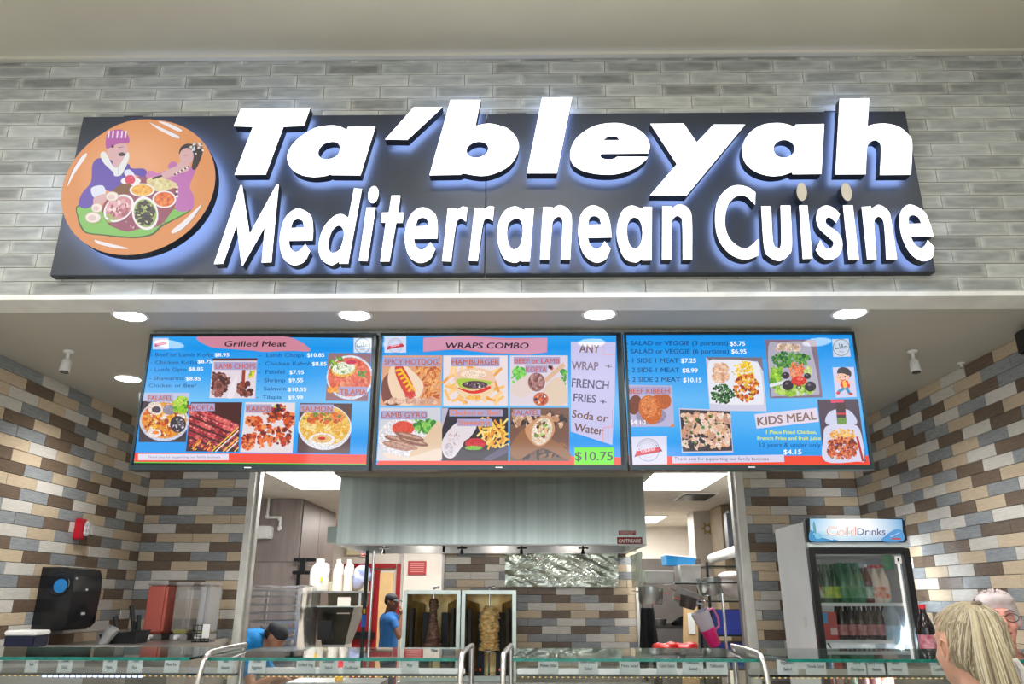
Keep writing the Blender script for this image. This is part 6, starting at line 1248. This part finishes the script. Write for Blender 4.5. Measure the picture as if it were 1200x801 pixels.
def lift(pts): return [tuple(M@Vector(p)) for p in pts]
eyes(rt,T@M1,(30,20,16),False,s1); lips(rt,T@M1,(110,62,56))
cap_=fuse('cap',[('e',(0,.016,.062),(.084,.100,.068)),('e',(0,.07,.03),(.06,.045,.05))],.009,mat('black_cap',(30,32,38),.8),rt,2,T@M1)
q=MB(); sheet(q,lambda u,v:((u-.5)*.13*(1-.35*v*v),-.07-.085*v,.060-.018*(2*u-1)**2-.012*v),10,6); sheet(q,lambda u,v:((u-.5)*.13*(1-.35*v*v),-.07-.085*v,.056-.018*(2*u-1)**2-.012*v),10,6); q.v=[tuple(T@M1@Vector(v)) for v in q.v]; q.build('cap_brim',mat('cap_brim',(30,32,38),.8),cap_,smooth=True)
fuse('short_hair',[('e',(0,.035,.02),(.078,.082,.07))],.010,mat('black_hair',(24,20,20),.8),rt,1,T@M1)
# --- worker bending down on the left, cap worn backwards
s2=skin('tan_skin',(176,128,104),(160,112,90)); Yw=7.0; a=at(322,747,Y=Yw); hx,hz=a.x,a.z
M2=TM_((hx,Yw,hz),0,0,0)@Euler((0,0,R(78))).to_matrix().to_4x4()@Euler((R(38),0,0)).to_matrix().to_4x4()
hx0=hx-.40
wb=mat('bright_blue_polo',(10,130,200),.85,0,(10,116,184),8)
rt,T=person('person in a bright blue shirt and backwards black cap bending over behind the glass case',M2,(hx-.50,Yw+.02,.88),(hx-.20,Yw+.02,hz-.05),.20,(-.1,-1,0),
  [((hx-.18,Yw-.17,hz-.14),(hx-.06,Yw-.30,hz-.36),(hx+.12,Yw-.28,hz-.28),(1,.1,-.1),(0,0,1),1,.6),((hx-.18,Yw+.20,hz-.14),(hx-.04,Yw+.26,hz-.38),(hx+.14,Yw+.08,hz-.30),(1,-.4,-.1),(0,0,1),-1,.6)],
  [((hx-.36,Yw-.1,.48),(hx-.46,Yw-.12,.09),(hx-.32,Yw-.12,.04)),((hx-.36,Yw+.14,.48),(hx-.48,Yw+.14,.09),(hx-.34,Yw+.14,.04))],s2,wb,mat('black_trousers',(30,30,34),.9),.55)
eyes(rt,T@M2,(30,20,16),True,s2); lips(rt,T@M2,(150,96,84))
q=MB(); q.tube([(-.05,-.03,-.12),(-.04,-.075,-.10),(0,-.09,-.1)],.004,5); 
cap_=fuse('cap',[('e',(0,.012,.060),(.086,.104,.066)),('e',(0,-.04,.052),(.066,.05,.04))],.009,mat('black_cap2',(44,46,52),.8),rt,2,T@M2)
q=MB(); 
for z in (.034,.029): sheet(q,lambda u,v:((u-.5)*.13*(1-.35*v*v),.08+.075*v,z-.016*(2*u-1)**2-.02*v),10,6)
q.v=[tuple(T@M2@Vector(v)) for v in q.v]; q.build('cap_brim',mat('cap_brim2',(40,42,48),.8),cap_,smooth=True)
fuse('short_hair',[('e',(0,.04,.01),(.079,.078,.06))],.010,mat('dark_hair',(50,38,32),.8),rt,1,T@M2)
fuse('beard',[('e',(0,-.045,-.078),(.050,.048,.036))],.009,mat('beard',(96,70,58),.8),rt,1,T@M2)
# --- grey haired person with glasses behind the right end of the case
s3=skin('pink_skin',(222,160,146),(204,138,124)); Yg=3.80; a=at(1171,727,Y=Yg); hx,hz=a.x,a.z-.002
M3=TM_((hx,Yg,hz),-9,0,-20,1.06)
rt,T=person('grey haired person with thin glasses looking down behind the blonde customer',M3,(hx+.04,Yg+.08,hz-.68),(hx+.03,Yg+.05,hz-.26),.20,(.98,-.2,0),
  [((hx+.21,Yg+.02,hz-.27),(hx+.24,Yg+.0,hz-.55),(hx+.12,Yg-.20,hz-.62),(-.6,-.6,0),(0,0,1),-1,.5),((hx-.16,Yg+.08,hz-.27),(hx-.20,Yg+.02,hz-.55),(hx-.08,Yg-.18,hz-.62),(.6,-.6,0),(0,0,1),1,.5)],
  [((hx-.06,Yg+.05,.48),(hx-.07,Yg+.08,.09),(hx-.08,Yg-.06,.04)),((hx+.12,Yg+.05,.48),(hx+.12,Yg+.08,.09),(hx+.12,Yg-.06,.04))],s3,mat('grey_sweater',(104,110,118),.95,0,(90,96,104),20),mat('dark_trousers',(40,42,50),.9),2.0,vox=.0075)
eyes(rt,T@M3,(90,80,70),True,mat('eyelid_pink',(196,126,116),.5)); lips(rt,T@M3,(186,96,96))
MH=T@M3
q=MB()
for s in (-1,1):
    pts=[(s*.034+.024*math.cos(t),-.098-abs(s*.034+.024*math.cos(t))*.10+.008,.002+.017*math.sin(t)) for t in [2*math.pi*i/20 for i in range(21)]]
    q.tube(pts,.0016,6); q.tube([(s*.057,-.094,.006),(s*.077,-.06,.010),(s*.083,.0,.008)],.0014,6)
q.tube([(-.011,-.104,.006),(0,-.108,.009),(.011,-.104,.006)],.0014,6); q.v=[tuple(MH@Vector(v)) for v in q.v]; gs=q.build('glasses_frame',mat('dark_wire',(60,50,50),.3,.6),rt)
for s in (-1,1):
    q=MB(); q.add([tuple(MH@Vector((s*.034+.023*math.cos(t),-.100,.002+.016*math.sin(t)))) for t in [2*math.pi*i/16 for i in range(16)]],[tuple(range(16))]); q.build('lens',glass_mat('spectacle_lens%d'%s,(.96,.96,.96),.02),gs)
M_gh=mat('grey_hair',(206,196,196),.6,0,(172,158,158),16,(1,1,1),.5,60)
hair=fuse('hair_base',[('e',(0,.026,.052),(.085,.098,.078)),('e',(0,-.050,.082),(.068,.036,.028)),('e',(-.05,-.038,.074),(.032,.045,.036)),('e',(.066,.02,.02),(.020,.05,.055)),('e',(-.070,.02,.02),(.020,.05,.055))],.008,M_gh,rt,2,MH)
q=MB(); rd=random.Random(9)
for i in range(170):
    x=rd.uniform(-.075,.078); y0=rd.uniform(-.075,.04); pts=[]
    for k in range(6):
        u=k/5; X=x*(1-.15*u)+.02*u*(1 if x>-.03 else -1); Y_=y0+.085*u; r2=(X/.088)**2+((Y_-.024)/.104)**2
        if r2>.98: break
        Z_=.052+.084*math.sqrt(1-r2)+.004*math.sin(u*3+i); pts.append(MH@Vector((X,Y_,Z_)))
    if len(pts)>2: q.tube(pts,[.0022]*(len(pts)-1)+[.001],4)
q.build('hair_strands',mat('grey_hair2',(224,214,212),.5,0,(160,140,142),6,rand=.1),hair)
# --- blonde customer with ponytail in the foreground
s4=skin('fair_skin',(214,170,146),(198,148,124)); Yb=2.15; a=at(1136,759,Y=Yb); hx,hz=a.x+.0,a.z
M4=TM_((hx,Yb,hz),0,0,-169,.88)
lt=Vector((math.cos(R(-169)),math.sin(R(-169)),0))
bk=mat('dark_top',(60,56,60),.9)
def rel(x,y,z): return tuple(Vector((hx,Yb,hz))+Matrix.Rotation(R(-169),3,'Z')@Vector((x,y,z)))
rt,T=person('blonde customer with a high ponytail seen from behind at the right of the glass case',M4,rel(0,.05,-.70),rel(0,.045,-.27),.18,tuple(lt),
  [(rel(.16,.03,-.27),rel(.20,.02,-.53),rel(.12,-.08,-.66),Matrix.Rotation(R(-169),3,'Z')@Vector((-.4,-.8,0)),(0,0,1),1,.5),(rel(-.16,.03,-.27),rel(-.20,.02,-.53),rel(-.12,-.08,-.66),Matrix.Rotation(R(-169),3,'Z')@Vector((.4,-.8,0)),(0,0,1),-1,.5)],
  [(rel(-.09,.03,.48-hz),rel(-.09,.05,.09-hz),rel(-.10,-.08,.04-hz)),(rel(.09,.03,.48-hz),rel(.09,.05,.09-hz),rel(.10,-.08,.04-hz))],s4,bk,mat('jeans',(60,76,110),.9),2.0,vox=.0075)
MH=T@M4; eyes(rt,MH,(90,110,120),False,s4); lips(rt,MH,(190,110,104))
for s in (-1,1):     # ear rims
    q=MB(); q.tube([(s*.083,-.008,-.02),(s*.089,-.012,.008),(s*.091,.004,.026),(s*.090,.020,.018),(s*.087,.020,-.005),(s*.084,.006,-.032)],[.004,.005,.0055,.005,.0045,.005],8); q.v=[tuple(MH@Vector(v)) for v in q.v]; q.build('ear_rim',s4,rt,smooth=True)
HB=[mat('blonde_hair_%d'%i,c,.42,0,d,20,(1,1,.3),.3,60) for i,(c,d) in enumerate((((184,172,142),(158,145,116)),((212,202,176),(184,172,142)),((140,126,108),(118,104,90))))]
base=fuse('hair_base',[('e',(0,.022,.050),(.084,.101,.078)),('e',(0,-.045,.072),(.060,.040,.034)),('e',(0,.055,.0),(.074,.070,.085)),('e',(0,.066,-.055),(.056,.046,.045)),('e',(.044,.042,.0),(.044,.062,.062)),('e',(-.044,.042,.0),(.044,.062,.062))],.007,mat('blonde_base',(170,156,130),.5,0,(140,126,104),22,(1,1,.3),.6,70),rt,2,MH)
tie=Vector((0,.052,.128)); rd=random.Random(4); grp=[MB(),MB(),MB()]
from mathutils.bvhtree import BVHTree
bv=BVHTree.FromPolygons([v.co.copy() for v in base.data.vertices],[tuple(p.vertices) for p in base.data.polygons])
tgt=MH@tie; bvs=base.data.vertices; ctr=MH@Vector((0,.02,.03))
for i in range(900):
    st=bvs[rd.randrange(len(bvs))].co.copy(); pts=[]
    for k in range(9):
        u=k/8; P_v=st.lerp(tgt,u); P_v=ctr+(P_v-ctr).normalized()*.2; lo,no,_,_=bv.find_nearest(st.lerp(tgt,u)+(P_v-ctr)*.15)
        pts.append(lo+no*(.0012+.0016*math.sin(i*1.7)*math.sin(u*3.1)))
    pts[-1]=pts[-1].lerp(tgt,.5)
    grp[rd.choice((0,0,1,2))].tube(pts,[.0010]+[.0019]*7+[.0016],4)
for k,m_ in enumerate(grp): m_.build('hair_strands',HB[k],base)
q=MB(); pts=[MH@(tie+Vector((.013*math.cos(t),.004+.012*math.sin(t),-.006+.006*math.sin(t)))) for t in [2*math.pi*i/16 for i in range(17)]]; q.tube(pts,.005,6); q.build('hair_tie',HB[2],base)
# ponytail falls in world space to the right and back towards the camera
tw=M4@tie; grp=[MB(),MB(),MB()]
CL=[(1140,713,7,0),(1147,717,10,.035),(1152,730,13,.07),(1157,747,16,.09),(1164,771,19,.10),(1173,801,21,.10),(1181,830,19,.095),(1188,862,11,.09)]
for i in range(620):
    u0=rd.uniform(-1,1); v0=rd.uniform(-1,1)
    if u0*u0+v0*v0>1: continue
    pts=[]; e_=rd.uniform(.0,.7)
    for k,(cx_,cy_,hw,dy) in enumerate(CL):
        Yc=tw.y-dy; zc_=(at(cx_,cy_,Y=Yc)-CO).dot(CF); m_px=zc_/FP; f_=1 if k<len(CL)-1 else e_
        P_v=at(cx_+u0*hw+math.sin(k*.9+i)*.8,cy_-(u0*u0)*2,Y=Yc); P_v.y+=v0*hw*m_px*.7; pts.append(T@P_v)
    out=[]
    for k in range(len(pts)-1):
        p0=pts[max(k-1,0)];p1_=pts[k];p2_=pts[k+1];p3_=pts[min(k+2,len(pts)-1)]
        for f_ in (0,.5): t2=f_*f_;t3=t2*f_; out.append(.5*((2*p1_)+(p2_-p0)*f_+(2*p0-5*p1_+4*p2_-p3_)*t2+(3*p1_-p0-3*p2_+p3_)*t3))
    out.append(pts[-1])
    N=len(out); grp[(0 if rd.random()<.45 else 1) if (int((u0+1)*4.5)%2==0) else rd.choice((0,2,1))].tube(out,[.0018]+[.0023]*(N-3)+[.0014,.0005],4)
pt=None
for k,m_ in enumerate(grp):
    o=m_.build('ponytail',HB[k],rt)
# iridescent bag strap on her right side
a=at(1186,776,Y=Yb-.12); q=MB(); b=at(1202,806,Y=Yb-.12); 
M_iri=mat('iridescent_beads',(120,200,220),.15,.6,(210,150,200),60)
t=empty('bag_strap',(a.x,Yb-.12,a.z-.3),'shiny multicoloured beaded bag strap behind the blonde ponytail','strap')
q.tube([Vector(v)-t.location for v in (at(1182,774,Y=Yb-.1),at(1190,774,Y=Yb-.1),at(1197,784,Y=Yb-.1),at(1201,800,Y=Yb-.1),at(1203,830,Y=Yb-.08))],[.005,.009,.010,.010,.010],8); q.build('band',mat('strap_edge',(210,204,196),.4),t,smooth=True)
q=MB()
for k in range(12):
    P_v=at(1187+k*1.1,777+k*3.2,Y=Yb-.115)-t.location; q.ell(tuple(P_v),(.006,.006,.006),8,6)
q.build('beads',M_iri,t,smooth=True)
